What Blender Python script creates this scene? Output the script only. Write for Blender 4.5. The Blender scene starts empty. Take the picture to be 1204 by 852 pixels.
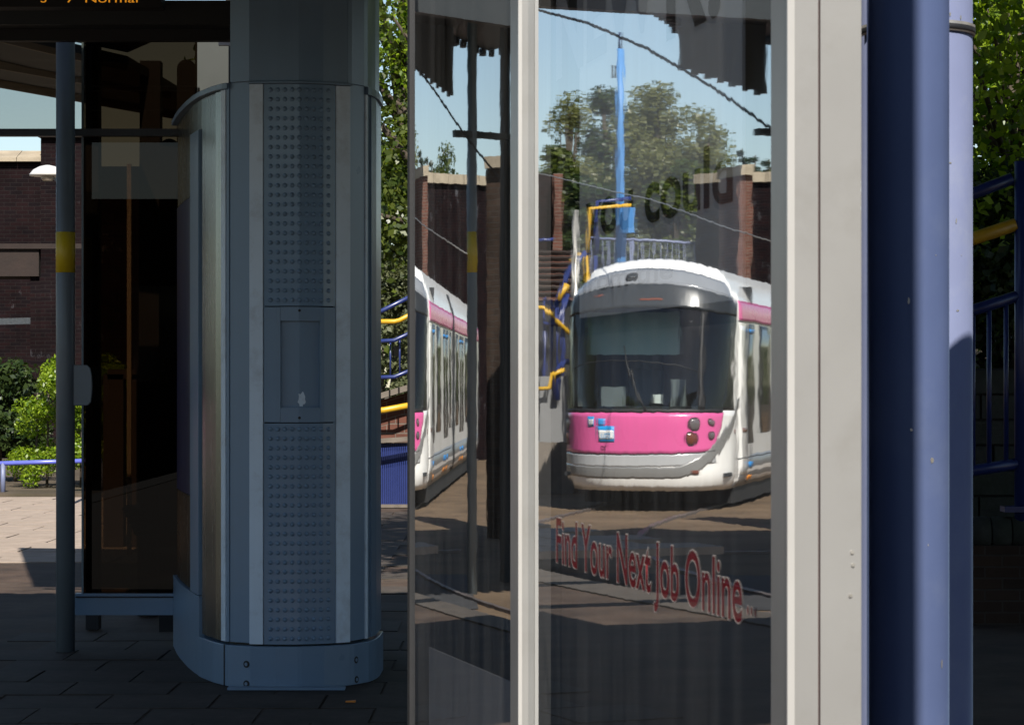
import bpy, bmesh, math, random
import numpy as np
from mathutils import Vector, Matrix
random.seed(7); np.random.seed(7)
C = bpy.context.scene.collection
SC = bpy.context.scene
R = math.radians

# ------------------------------------------------------------------ camera, sky, sun, exposure
F = 3000.0            # focal length in photo pixels (photo 1204 wide)
CX, HY, EYE = 602.0, 452.0, 1.30
cam_d = bpy.data.cameras.new('camera'); cam = bpy.data.objects.new('camera', cam_d); C.objects.link(cam)
cam.location = (0, 0, EYE); cam.rotation_euler = (R(90), 0, 0)
cam_d.sensor_width = 36; cam_d.lens = 36 * F / 1204.0
cam_d.shift_y = (HY - 426.0) / 1204.0
cam_d.clip_start = 0.05; cam_d.clip_end = 3000
cam_d.dof.use_dof = True; cam_d.dof.focus_distance = 16.0; cam_d.dof.aperture_fstop = 32
SC.camera = cam

SUN_AZ, SUN_EL = 176.0, 42.0      # azimuth clockwise from the view direction (+Y)
sdir = Vector((math.sin(R(SUN_AZ)) * math.cos(R(SUN_EL)), math.cos(R(SUN_AZ)) * math.cos(R(SUN_EL)), math.sin(R(SUN_EL))))
W = bpy.data.worlds.new('World'); SC.world = W; W.use_nodes = True
wn = W.node_tree.nodes; wl = W.node_tree.links
sky = wn.new('ShaderNodeTexSky'); sky.sky_type = 'NISHITA'; sky.sun_disc = False
sky.sun_elevation = R(SUN_EL); sky.sun_rotation = R(SUN_AZ)
sky.air_density = 1.0; sky.dust_density = 0.4; sky.ozone_density = 1.0
bg = wn['Background']; bg.inputs['Strength'].default_value = 0.07
wl.new(sky.outputs['Color'], bg.inputs['Color'])
sun_d = bpy.data.lights.new('sun', 'SUN'); sun_d.energy = 5.0; sun_d.angle = R(0.5); sun_d.color = (1.0, 0.945, 0.86)
sun = bpy.data.objects.new('sun', sun_d); C.objects.link(sun)
sun.rotation_euler = sdir.to_track_quat('Z', 'Y').to_euler()
SC.view_settings.view_transform = 'Standard'; SC.view_settings.look = 'None'
SC.view_settings.exposure = 0.80; SC.view_settings.gamma = 1.0
try:
    SC.cycles.max_bounces = 10; SC.cycles.transparent_max_bounces = 16; SC.cycles.glossy_bounces = 6
    SC.cycles.sample_clamp_indirect = 6.0
except Exception: pass

# ------------------------------------------------------------------ materials
def _n(nt, t, **kw):
    n = nt.nodes.new(t)
    for k, v in kw.items():
        if k in n.inputs: n.inputs[k].default_value = v
        else: setattr(n, k, v)
    return n
def mat(name, col, rough=0.5, metal=0.0, var=0.12, vscale=6.0, bump=0.0, bscale=60.0, spec=0.5, coat=0.0, dirt=None, dirt_amt=0.0, dscale=2.5, aniso=None):
    """painted / mineral surface: base colour varied by two noises, optional dirt blotches, fine relief"""
    m = bpy.data.materials.new(name); m.use_nodes = True; nt = m.node_tree; L = nt.links
    p = nt.nodes['Principled BSDF']
    tc = _n(nt, 'ShaderNodeTexCoord')
    mp = _n(nt, 'ShaderNodeMapping')
    if aniso: mp.inputs['Scale'].default_value = aniso
    L.new(tc.outputs['Object'], mp.inputs['Vector'])
    nz = _n(nt, 'ShaderNodeTexNoise', Scale=vscale, Detail=5.0, Roughness=0.6); L.new(mp.outputs['Vector'], nz.inputs['Vector'])
    mr = _n(nt, 'ShaderNodeMapRange'); mr.inputs['From Min'].default_value = 0.25; mr.inputs['From Max'].default_value = 0.75
    mr.inputs['To Min'].default_value = 1 - var; mr.inputs['To Max'].default_value = 1 + var
    L.new(nz.outputs['Fac'], mr.inputs['Value'])
    mx = _n(nt, 'ShaderNodeMix', data_type='RGBA', blend_type='MULTIPLY'); mx.inputs['Factor'].default_value = 1.0
    mx.inputs[6].default_value = (*col, 1); L.new(mr.outputs['Result'], mx.inputs[7])
    out = mx.outputs[2]
    if dirt:
        dz = _n(nt, 'ShaderNodeTexNoise', Scale=dscale, Detail=8.0, Roughness=0.7); L.new(tc.outputs['Object'], dz.inputs['Vector'])
        dr = _n(nt, 'ShaderNodeMapRange'); dr.inputs['From Min'].default_value = 0.5; dr.inputs['From Max'].default_value = 0.72
        dr.inputs['To Max'].default_value = dirt_amt; L.new(dz.outputs['Fac'], dr.inputs['Value'])
        dm = _n(nt, 'ShaderNodeMix', data_type='RGBA'); L.new(dr.outputs['Result'], dm.inputs['Factor'])
        L.new(out, dm.inputs[6]); dm.inputs[7].default_value = (*dirt, 1); out = dm.outputs[2]
    L.new(out, p.inputs['Base Color'])
    rr = _n(nt, 'ShaderNodeMapRange'); rr.inputs['To Min'].default_value = max(0.02, rough - 0.06); rr.inputs['To Max'].default_value = min(1, rough + 0.06)
    L.new(nz.outputs['Fac'], rr.inputs['Value']); L.new(rr.outputs['Result'], p.inputs['Roughness'])
    p.inputs['Metallic'].default_value = metal; p.inputs['Specular IOR Level'].default_value = spec
    if coat: p.inputs['Coat Weight'].default_value = coat; p.inputs['Coat Roughness'].default_value = 0.08
    if bump:
        bz = _n(nt, 'ShaderNodeTexNoise', Scale=bscale, Detail=6.0); L.new(mp.outputs['Vector'], bz.inputs['Vector'])
        bp = _n(nt, 'ShaderNodeBump', Strength=0.6, Distance=bump); L.new(bz.outputs['Fac'], bp.inputs['Height']); L.new(bp.outputs['Normal'], p.inputs['Normal'])
    return m
def mat_brick(name, c1, c2, mortar, bw=0.19, bh=0.062, wash=None, rough=0.9, vert=True):
    m = bpy.data.materials.new(name); m.use_nodes = True; nt = m.node_tree; L = nt.links
    p = nt.nodes['Principled BSDF']; p.inputs['Roughness'].default_value = rough; p.inputs['Specular IOR Level'].default_value = 0.04
    uv = _n(nt, 'ShaderNodeUVMap')
    br = _n(nt, 'ShaderNodeTexBrick'); br.inputs['Scale'].default_value = 1.0
    br.inputs['Brick Width'].default_value = bw; br.inputs['Row Height'].default_value = bh; br.inputs['Mortar Size'].default_value = min(bw, bh) * 0.08
    br.inputs['Color1'].default_value = (*c1, 1); br.inputs['Color2'].default_value = (*c2, 1); br.inputs['Mortar'].default_value = (*mortar, 1)
    L.new(uv.outputs['UV'], br.inputs['Vector'])
    nz = _n(nt, 'ShaderNodeTexNoise', Scale=1.3, Detail=8.0, Roughness=0.65); L.new(uv.outputs['UV'], nz.inputs['Vector'])
    mr = _n(nt, 'ShaderNodeMapRange'); mr.inputs['From Min'].default_value = 0.3; mr.inputs['From Max'].default_value = 0.7; mr.inputs['To Min'].default_value = 0.55; mr.inputs['To Max'].default_value = 1.3
    L.new(nz.outputs['Fac'], mr.inputs['Value'])
    mx = _n(nt, 'ShaderNodeMix', data_type='RGBA', blend_type='MULTIPLY'); mx.inputs['Factor'].default_value = 1.0
    L.new(br.outputs['Color'], mx.inputs[6]); L.new(mr.outputs['Result'], mx.inputs[7]); out = mx.outputs[2]
    if wash:
        wz = _n(nt, 'ShaderNodeTexNoise', Scale=1.1, Detail=9.0, Roughness=0.72); wm = _n(nt, 'ShaderNodeMapping'); wm.inputs['Scale'].default_value = (1.0, 0.8, 1); wm.inputs['Location'].default_value = (3.3, 7.1, 0)
        L.new(uv.outputs['UV'], wm.inputs['Vector']); L.new(wm.outputs['Vector'], wz.inputs['Vector'])
        wr = _n(nt, 'ShaderNodeMapRange'); wr.inputs['From Min'].default_value = 0.60; wr.inputs['From Max'].default_value = 0.68; wr.inputs['To Max'].default_value = 0.8
        L.new(wz.outputs['Fac'], wr.inputs['Value'])
        w2 = _n(nt, 'ShaderNodeMix', data_type='RGBA'); L.new(wr.outputs['Result'], w2.inputs['Factor']); L.new(out, w2.inputs[6]); w2.inputs[7].default_value = (*wash, 1); out = w2.outputs[2]
    L.new(out, p.inputs['Base Color'])
    bp = _n(nt, 'ShaderNodeBump', Strength=0.7, Distance=0.01); inv = _n(nt, 'ShaderNodeMath', operation='SUBTRACT'); inv.inputs[0].default_value = 1.0
    L.new(br.outputs['Fac'], inv.inputs[1]); L.new(inv.outputs[0], bp.inputs['Height']); L.new(bp.outputs['Normal'], p.inputs['Normal'])
    return m
def mat_glass(name, ior, tint, ripple=0.0, rscale=(1, 1, 1), rough=0.0, coat=0.0):
    """single-sheet window glass: Fresnel mirror over a tinted see-through layer"""
    m = bpy.data.materials.new(name); m.use_nodes = True; nt = m.node_tree; L = nt.links
    nt.nodes.remove(nt.nodes['Principled BSDF']); out = nt.nodes['Material Output']
    gl = _n(nt, 'ShaderNodeBsdfGlossy'); gl.inputs['Roughness'].default_value = rough; gl.inputs['Color'].default_value = (0.97, 0.99, 1.0, 1)
    tr = _n(nt, 'ShaderNodeBsdfTransparent'); tr.inputs['Color'].default_value = (*tint, 1)
    fr = _n(nt, 'ShaderNodeFresnel'); fr.inputs['IOR'].default_value = ior
    cm = _n(nt, 'ShaderNodeMapRange'); L.new(fr.outputs[0], cm.inputs['Value'])
    if coat:                                    # solar-control coating: reflectance climbs from 0.12 face-on to `coat` at a grazing look
        lw = _n(nt, 'ShaderNodeLayerWeight'); lw.inputs['Blend'].default_value = 0.5
        cm.inputs['From Min'].default_value = 0.25; cm.inputs['From Max'].default_value = 0.76; cm.inputs['To Min'].default_value = 0.12; cm.inputs['To Max'].default_value = coat
        L.new(lw.outputs['Facing'], cm.inputs['Value'])
    mx = _n(nt, 'ShaderNodeMixShader'); L.new(cm.outputs['Result'], mx.inputs[0]); L.new(tr.outputs[0], mx.inputs[1]); L.new(gl.outputs[0], mx.inputs[2])
    if coat:                                    # thin film of dust and wiped streaks on the pane
        tc0 = _n(nt, 'ShaderNodeTexCoord'); mp0 = _n(nt, 'ShaderNodeMapping'); mp0.inputs['Scale'].default_value = (9, 9, 0.5); L.new(tc0.outputs['Object'], mp0.inputs['Vector'])
        nz0 = _n(nt, 'ShaderNodeTexNoise', Scale=1.6, Detail=7.0, Roughness=0.65); L.new(mp0.outputs['Vector'], nz0.inputs['Vector'])
        mr0 = _n(nt, 'ShaderNodeMapRange'); mr0.inputs['From Min'].default_value = 0.42; mr0.inputs['From Max'].default_value = 0.72; mr0.inputs['To Max'].default_value = 0.06; L.new(nz0.outputs['Fac'], mr0.inputs['Value'])
        df = _n(nt, 'ShaderNodeBsdfDiffuse'); df.inputs['Color'].default_value = (0.5, 0.48, 0.44, 1)
        m0 = _n(nt, 'ShaderNodeMixShader'); L.new(mr0.outputs['Result'], m0.inputs[0]); L.new(mx.outputs[0], m0.inputs[1]); L.new(df.outputs[0], m0.inputs[2]); mx = m0
    L.new(mx.outputs[0], out.inputs['Surface'])
    if ripple:
        tc = _n(nt, 'ShaderNodeTexCoord'); mp = _n(nt, 'ShaderNodeMapping'); mp.inputs['Scale'].default_value = rscale
        L.new(tc.outputs['Object'], mp.inputs['Vector'])
        nz = _n(nt, 'ShaderNodeTexNoise', Scale=1.0, Detail=1.5, Roughness=0.5); L.new(mp.outputs['Vector'], nz.inputs['Vector'])
        bp = _n(nt, 'ShaderNodeBump', Strength=1.0, Distance=ripple); L.new(nz.outputs['Fac'], bp.inputs['Height']); L.new(bp.outputs['Normal'], gl.inputs['Normal'])
    return m
def mat_emit(name, col, s):
    m = bpy.data.materials.new(name); m.use_nodes = True; p = m.node_tree.nodes['Principled BSDF']
    p.inputs['Base Color'].default_value = (0.02, 0.01, 0, 1); p.inputs['Emission Color'].default_value = (*col, 1); p.inputs['Emission Strength'].default_value = s
    return m
def mat_leaf(name, c1, c2, trans=0.45):
    m = bpy.data.materials.new(name); m.use_nodes = True; nt = m.node_tree; L = nt.links
    nt.nodes.remove(nt.nodes['Principled BSDF']); out = nt.nodes['Material Output']
    g = _n(nt, 'ShaderNodeNewGeometry'); rmp = _n(nt, 'ShaderNodeValToRGB')
    rmp.color_ramp.elements[0].color = (*c1, 1); rmp.color_ramp.elements[1].color = (*c2, 1)
    L.new(g.outputs['Random Per Island'], rmp.inputs['Fac'])
    d = _n(nt, 'ShaderNodeBsdfDiffuse'); t = _n(nt, 'ShaderNodeBsdfTranslucent'); gl = _n(nt, 'ShaderNodeBsdfGlossy'); gl.inputs['Roughness'].default_value = 0.38
    L.new(rmp.outputs['Color'], d.inputs['Color'])
    wm = _n(nt, 'ShaderNodeMix', data_type='RGBA', blend_type='MULTIPLY'); wm.inputs['Factor'].default_value = 1; L.new(rmp.outputs['Color'], wm.inputs[6]); wm.inputs[7].default_value = (1.25, 1.25, 0.5, 1)
    L.new(wm.outputs[2], t.inputs['Color'])
    m1 = _n(nt, 'ShaderNodeMixShader'); m1.inputs[0].default_value = trans; L.new(d.outputs[0], m1.inputs[1]); L.new(t.outputs[0], m1.inputs[2])
    m2 = _n(nt, 'ShaderNodeMixShader'); m2.inputs[0].default_value = 0.025; L.new(m1.outputs[0], m2.inputs[1]); L.new(gl.outputs[0], m2.inputs[2])
    L.new(m2.outputs[0], out.inputs['Surface'])
    return m

M = {}
M['slate'] = mat('slate_paint', (0.165, 0.255, 0.355), 0.30, 0.0, 0.06, 3, 0.0003, 220, dirt=(0.16, 0.17, 0.17), dirt_amt=0.25, dscale=3)
M['slate_light'] = mat('pale_grey_trim', (0.62, 0.75, 0.86), 0.42, 0.0, 0.06, 4, 0.0002, 200, dirt=(0.2, 0.2, 0.2), dirt_amt=0.4, dscale=6)
M['satin'] = mat('brushed_satin_metal', (0.24, 0.25, 0.235), 0.26, 1.0, 0.10, 30, 0.0002, 40, aniso=(1, 1, 0.05))
M['alu'] = mat('silver_frame_paint', (0.27, 0.266, 0.255), 0.34, 0.25, 0.05, 5, 0.0001, 300, dirt=(0.19, 0.18, 0.16), dirt_amt=0.35, dscale=7)
M['pole_grey'] = mat('pole_grey_paint', (0.155, 0.185, 0.200), 0.4, 0.0, 0.07, 5, 0.0002, 100)
M['beam_dark'] = mat('dark_beam_paint', (0.022, 0.026, 0.028), 0.5, 0.0, 0.1, 4)
M['roof_under'] = mat('dark_roof_sheet', (0.030, 0.030, 0.030), 0.6, 0.0, 0.2, 3)
M['roof_wood'] = mat('roof_timber', (0.22, 0.16, 0.11), 0.6, 0.0, 0.2, 3, aniso=(1, 12, 12))
M['yellow'] = mat('yellow_band_paint', (0.62, 0.44, 0.012), 0.45, 0.0, 0.07, 9)
M['yellow_rail'] = mat('yellow_rail_paint', (0.52, 0.30, 0.015), 0.4, 0.0, 0.07, 9, dirt=(0.2, 0.12, 0.03), dirt_amt=0.4, dscale=9)
M['navy'] = mat('navy_paint', (0.010, 0.016, 0.065), 0.35, 0.0, 0.1, 6)
M['blue_rail'] = mat('blue_rail_paint', (0.018, 0.030, 0.125), 0.3, 0.0, 0.1, 8)
M['col_blue'] = mat('faded_blue_column_paint', (0.048, 0.066, 0.132), 0.34, 0.0, 0.05, 7, 0.0002, 120, dirt=(0.08, 0.10, 0.16), dirt_amt=0.5, dscale=4)
M['mast_blue'] = mat('pale_blue_mast_paint', (0.135, 0.155, 0.25), 0.45, 0.0, 0.05, 7, 0.0002, 120, dirt=(0.2, 0.22, 0.28), dirt_amt=0.5, dscale=5)
M['sky_blue'] = mat('bright_blue_mast_paint', (0.06, 0.19, 0.42), 0.5, 0.0, 0.08, 5)
M['steel'] = mat('galvanised_band', (0.42, 0.40, 0.36), 0.4, 0.7, 0.25, 30)
M['black'] = mat('black_rubber', (0.008, 0.008, 0.009), 0.6, 0.0, 0.2, 8)
M['dark_board'] = mat('dark_backing_board', (0.0045, 0.005, 0.0055), 0.9, 0.0, 0.2, 4, spec=0.05)
M['bead'] = mat('bright_anodised_bead', (0.42, 0.41, 0.39), 0.3, 0.2, 0.04, 6)  # lighter colour carries the sun highlight on the post corners
M['seal'] = mat('dark_red_brown_seal', (0.030, 0.008, 0.008), 0.7, 0.0, 0.2, 20)
M['poster'] = mat('grey_poster_paper', (0.78, 0.78, 0.76), 0.8, 0.0, 0.05, 4, spec=0.1)
M['poster_low'] = mat('pale_notice_paper', (0.34, 0.34, 0.35), 0.8, 0.0, 0.10, 4, spec=0.1)
M['ink'] = mat('dark_ink', (0.010, 0.010, 0.016), 0.85, 0.0, 0.1, 6, spec=0.05)
def mat_vinyl(name, col, a):
    m = bpy.data.materials.new(name); m.use_nodes = True; nt = m.node_tree; L = nt.links
    nt.nodes.remove(nt.nodes['Principled BSDF']); d = _n(nt, 'ShaderNodeBsdfDiffuse'); d.inputs['Color'].default_value = (*col, 1)
    t = _n(nt, 'ShaderNodeBsdfTransparent'); mx = _n(nt, 'ShaderNodeMixShader'); mx.inputs[0].default_value = a
    L.new(t.outputs[0], mx.inputs[1]); L.new(d.outputs[0], mx.inputs[2]); L.new(mx.outputs[0], nt.nodes['Material Output'].inputs['Surface']); return m
M['red_ink'] = mat_vinyl('red_vinyl', (0.26, 0.022, 0.028), 0.55)
M['pale_ink'] = mat_vinyl('pale_vinyl', (0.36, 0.32, 0.30), 0.36)
M['paving'] = mat('dark_block_paving', (0.052, 0.034, 0.024), 0.85, 0.0, 0.6, 2.2, 0.004, 45, spec=0.3, dirt=(0.10, 0.075, 0.055), dirt_amt=0.7, dscale=1.6)
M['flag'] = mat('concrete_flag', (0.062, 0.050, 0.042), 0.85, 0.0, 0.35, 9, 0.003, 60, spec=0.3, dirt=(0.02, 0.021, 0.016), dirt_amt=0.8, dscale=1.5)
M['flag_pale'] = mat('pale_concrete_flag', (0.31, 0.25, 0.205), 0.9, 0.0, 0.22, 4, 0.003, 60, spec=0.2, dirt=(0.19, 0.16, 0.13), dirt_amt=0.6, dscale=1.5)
M['ground'] = mat('ground_earth', (0.085, 0.068, 0.050), 0.95, 0.0, 0.35, 1.2, 0.02, 8, spec=0.1, dirt=(0.045, 0.05, 0.022), dirt_amt=0.8, dscale=0.4)
M['ballast'] = mat('sandy_track_bed', (0.135, 0.095, 0.062), 0.95, 0.0, 0.30, 0.9, 0.02, 14, spec=0.1, dirt=(0.06, 0.045, 0.032), dirt_amt=0.8, dscale=0.5)
M['tarmac'] = mat('tarmac', (0.042, 0.042, 0.044), 0.9, 0.0, 0.3, 3, 0.004, 80, spec=0.2)  # dark colour of the painted shade band on the track bed
M['kerb'] = mat('kerb_stone', (0.13, 0.11, 0.09), 0.9, 0.0, 0.25, 5, 0.003, 60)
M['edge_stone'] = mat('worn_edge_stone', (0.060, 0.048, 0.038), 0.9, 0.0, 0.3, 5, 0.003, 60)
M['rail'] = mat('rail_steel', (0.16, 0.13, 0.115), 0.6, 0.7, 0.2, 6)
M['coping'] = mat('sandstone_coping', (0.32, 0.27, 0.20), 0.95, 0.0, 0.25, 3, 0.01, 20, spec=0.1)
M['lintel'] = mat('brown_stone_lintel', (0.020, 0.0125, 0.010), 0.95, 0.0, 0.3, 4, 0.01, 20)
M['brick_dark'] = mat_brick('sooty_brick', (0.012, 0.006, 0.0065), (0.007, 0.005, 0.006), (0.016, 0.013, 0.013), wash=(0.10, 0.10, 0.11))  # very dark brick with paler wash patches
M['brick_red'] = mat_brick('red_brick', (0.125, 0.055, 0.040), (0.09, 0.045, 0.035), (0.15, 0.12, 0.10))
M['brick_brown'] = mat_brick('brown_brick', (0.055, 0.036, 0.026), (0.040, 0.028, 0.022), (0.055, 0.045, 0.038))
M['stone'] = mat('dark_wall_stone', (0.045, 0.046, 0.040), 0.95, 0.0, 0.4, 6, 0.012, 18, spec=0.1, dirt=(0.03, 0.04, 0.02), dirt_amt=0.7, dscale=2)
M['mortar'] = mat('dark_mortar', (0.018, 0.018, 0.017), 0.95, 0.0, 0.3, 10)
M['timber'] = mat('tan_timber', (0.24, 0.18, 0.12), 0.6, 0.0, 0.2, 3, aniso=(8, 8, 0.6))
M['white'] = mat('tram_white_paint', (0.80, 0.785, 0.75), 0.25, 0.0, 0.04, 2, coat=0.5, dirt=(0.50, 0.46, 0.40), dirt_amt=0.3, dscale=1.0)
M['pink'] = mat('tram_pink_paint', (0.60, 0.095, 0.27), 0.28, 0.0, 0.05, 2, coat=0.5)
M['silver'] = mat('tram_silver_paint', (0.19, 0.188, 0.182), 0.28, 0.1, 0.05, 2, coat=0.5)
M['tram_grey'] = mat('tram_grey_paint', (0.17, 0.17, 0.17), 0.35, 0.0, 0.08, 2)
M['tram_dark'] = mat('tram_dark_glass', (0.010, 0.012, 0.013), 0.06, 0.0, 0.2, 3, spec=0.7)
M['header'] = mat('tram_header_glass', (0.022, 0.025, 0.028), 0.25, 0.0, 0.1, 3, spec=0.3)
M['blind'] = mat('pale_green_blind', (0.50, 0.62, 0.56), 0.8, 0.0, 0.08, 3)
M['cab_dark'] = mat('cab_trim', (0.012, 0.014, 0.017), 0.6, 0.0, 0.2, 3)
M['cab_grey'] = mat('cab_seat_grey', (0.12, 0.13, 0.135), 0.8, 0.0, 0.1, 6)
M['tag_blue'] = mat('door_tag_blue', (0.02, 0.22, 0.55), 0.4)
M['tag_orange'] = mat('door_tag_orange', (0.65, 0.22, 0.02), 0.4)
M['logo_blue'] = mat('logo_blue', (0.01, 0.24, 0.55), 0.4)
M['lamp_white'] = mat('white_lamp_shade', (0.55, 0.54, 0.52), 0.4, 0.0, 0.03, 3)
M['white_sign'] = mat('white_sign', (0.62, 0.62, 0.60), 0.5, 0.0, 0.04, 3)
M['red_sign'] = mat('red_sign', (0.28, 0.02, 0.025), 0.5)
M['led'] = mat_emit('amber_led', (1.0, 0.36, 0.02), 0.35)
M['led_red'] = mat_emit('red_led', (1.0, 0.12, 0.02), 0.15)
M['lens'] = mat('lamp_lens', (0.10, 0.09, 0.09), 0.08, 0.0, 0.2, 4, spec=0.8)
M['lens_amber'] = mat('amber_lens', (0.12, 0.035, 0.02), 0.15, 0.0, 0.2, 4)
M['bark'] = mat('bark', (0.065, 0.050, 0.036), 0.95, 0.0, 0.35, 8, 0.01, 30, aniso=(1, 1, 0.25))
M['leaf_mid'] = mat_leaf('leaf_mid_green', (0.030, 0.055, 0.012), (0.105, 0.130, 0.022))
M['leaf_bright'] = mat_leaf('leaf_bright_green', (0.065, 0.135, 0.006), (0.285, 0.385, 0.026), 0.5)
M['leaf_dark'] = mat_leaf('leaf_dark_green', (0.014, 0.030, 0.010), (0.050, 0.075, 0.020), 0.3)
M['leaf_grey'] = mat_leaf('leaf_grey_green', (0.06, 0.075, 0.035), (0.13, 0.14, 0.07), 0.35)
M['leaf_olive'] = mat_leaf('leaf_olive', (0.10, 0.115, 0.045), (0.21, 0.215, 0.085), 0.5)
M['conifer'] = mat_leaf('needle_green', (0.012, 0.030, 0.016), (0.04, 0.06, 0.03), 0.2)
M['pane'] = mat_glass('mirror_like_window_glass', 1.52, (0.95, 0.95, 0.95), 2.6e-5, (22, 22, 22), rough=0.013, coat=0.72)
M['pane_wavy'] = mat_glass('bowed_window_glass', 1.52, (0.95, 0.95, 0.95), 2.4e-5, (22, 22, 22), rough=0.013, coat=0.70)
M['tinted'] = mat_glass('brown_tinted_glass', 1.28, (0.045, 0.028, 0.015), 0.0)
M['tinted_edge'] = mat('glass_edge', (0.20, 0.24, 0.25), 0.2, 0.0, 0.05)
M['grey_glass'] = mat_glass('grey_clerestory_glass', 1.45, (0.72, 0.72, 0.69), 0.0)
M['screen_glass'] = mat_glass('windscreen_glass', 1.6, (0.84, 0.90, 0.88), 0.0)

# ------------------------------------------------------------------ mesh helpers
class MB:
    """collects shapes; build() links them as ONE mesh object"""
    def __init__(s): s.v = []; s.f = []; s.mi = []; s.uv = []; s.sm = []
    def poly(s, pts, mi=0, uv=None, sm=False):
        b = len(s.v); s.v += [tuple(p) for p in pts]; s.f.append(tuple(range(b, b + len(pts)))); s.mi.append(mi); s.uv.append(uv); s.sm.append(sm)
    def hexa(s, p, mi=0, uvs=True):
        """p: 8 points, bottom ring 0-3 counter-clockwise from above then top ring 4-7"""
        for q in ((3, 2, 1, 0), (4, 5, 6, 7), (0, 1, 5, 4), (1, 2, 6, 5), (2, 3, 7, 6), (3, 0, 4, 7)):
            pts = [Vector(p[i]) for i in q]
            u = None
            if uvs:
                e = (pts[1] - pts[0]); l = e.length or 1; w = (pts[3] - pts[0]).length
                o = (pts[0].x * 0.7 + pts[0].y * 0.9, pts[0].z)
                u = [(o[0], o[1]), (o[0] + l, o[1]), (o[0] + l, o[1] + w), (o[0], o[1] + w)]
            s.poly(pts, mi, u)
    def box(s, c, size, ax=0.0, mi=0):
        """c centre, size (along, across, up), ax = azimuth turn about z (radians)"""
        ca, sa = math.cos(ax), math.sin(ax); hx, hy, hz = size[0] / 2, size[1] / 2, size[2] / 2
        P = []
        for z in (-hz, hz):
            for (x, y) in ((-hx, -hy), (hx, -hy), (hx, hy), (-hx, hy)):
                P.append((c[0] + x * ca - y * sa, c[1] + x * sa + y * ca, c[2] + z))
        s.hexa(P, mi)
    def bar(s, a, b, w, h, mi=0):
        """rectangular bar from a to b (w across, h up)"""
        a = Vector(a); b = Vector(b); d = (b - a).normalized(); up = Vector((0, 0, 1))
        if abs(d.dot(up)) > 0.98: up = Vector((0, 1, 0))
        sd = d.cross(up).normalized(); u2 = sd.cross(d).normalized()
        P = []
        for (q, k) in ((a, 0), (b, 0)): pass
        def ring(z): return [a - sd * w / 2 + u2 * z, a + sd * w / 2 + u2 * z, b + sd * w / 2 + u2 * z, b - sd * w / 2 + u2 * z]
        s.hexa(ring(-h / 2)[::1] + ring(h / 2)[::1], mi)
    def tube(s, path, r, n=10, mi=0, cap=True):
        path = [Vector(p) for p in path]; rr = r if isinstance(r, (list, tuple)) else [r] * len(path)
        rings = []
        for i, p in enumerate(path):
            d = (path[min(i + 1, len(path) - 1)] - path[max(i - 1, 0)]).normalized()
            up = Vector((0, 0, 1)) if abs(d.z) < 0.95 else Vector((1, 0, 0))
            a = d.cross(up).normalized(); b = a.cross(d).normalized()
            base = len(s.v)
            for k in range(n):
                t = 2 * math.pi * k / n; s.v.append(tuple(p + (a * math.cos(t) + b * math.sin(t)) * rr[i]))
            rings.append(base)
        for i in range(len(rings) - 1):
            for k in range(n):
                k2 = (k + 1) % n; A, B = rings[i], rings[i + 1]
                s.f.append((A + k, B + k, B + k2, A + k2)); s.mi.append(mi); s.uv.append(None); s.sm.append(True)
        if cap:
            s.f.append(tuple(rings[0] + k for k in range(n))); s.mi.append(mi); s.uv.append(None); s.sm.append(False)
            s.f.append(tuple(rings[-1] + k for k in reversed(range(n)))); s.mi.append(mi); s.uv.append(None); s.sm.append(False)
    def lathe(s, c, prof, n=24, mi=0):
        """prof: list of (radius, z) from bottom up, about a vertical axis through c"""
        b = len(s.v)
        for (r, z) in prof:
            for k in range(n):
                t = 2 * math.pi * k / n; s.v.append((c[0] + r * math.cos(t), c[1] + r * math.sin(t), c[2] + z))
        for i in range(len(prof) - 1):
            for k in range(n):
                k2 = (k + 1) % n
                s.f.append((b + i * n + k, b + i * n + k2, b + (i + 1) * n + k2, b + (i + 1) * n + k)); s.mi.append(mi); s.uv.append(None); s.sm.append(True)
        s.f.append(tuple(b + k for k in reversed(range(n)))); s.mi.append(mi); s.uv.append(None); s.sm.append(False)
        e = b + (len(prof) - 1) * n
        s.f.append(tuple(e + k for k in range(n))); s.mi.append(mi); s.uv.append(None); s.sm.append(False)
    def prism(s, outline, z0, z1, mi=0, smooth=False, caps=True):
        """vertical prism over a plan outline (counter-clockwise)"""
        n = len(outline); b = len(s.v)
        for z in (z0, z1):
            for (x, y) in outline: s.v.append((x, y, z))
        for k in range(n):
            k2 = (k + 1) % n; s.f.append((b + k, b + k2, b + n + k2, b + n + k)); s.mi.append(mi); s.uv.append(None); s.sm.append(smooth)
        if caps:
            s.f.append(tuple(b + k for k in reversed(range(n)))); s.mi.append(mi); s.uv.append(None); s.sm.append(False)
            s.f.append(tuple(b + n + k for k in range(n))); s.mi.append(mi); s.uv.append(None); s.sm.append(False)
    def grid(s, fn, nu, nv, mi=0, smooth=True, flip=False):
        b = len(s.v)
        for j in range(nv + 1):
            for i in range(nu + 1): s.v.append(tuple(fn(i / nu, j / nv)))
        for j in range(nv):
            for i in range(nu):
                q = (b + j * (nu + 1) + i, b + j * (nu + 1) + i + 1, b + (j + 1) * (nu + 1) + i + 1, b + (j + 1) * (nu + 1) + i)
                s.f.append(q[::-1] if flip else q); s.mi.append(mi); s.uv.append(None); s.sm.append(smooth)
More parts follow.
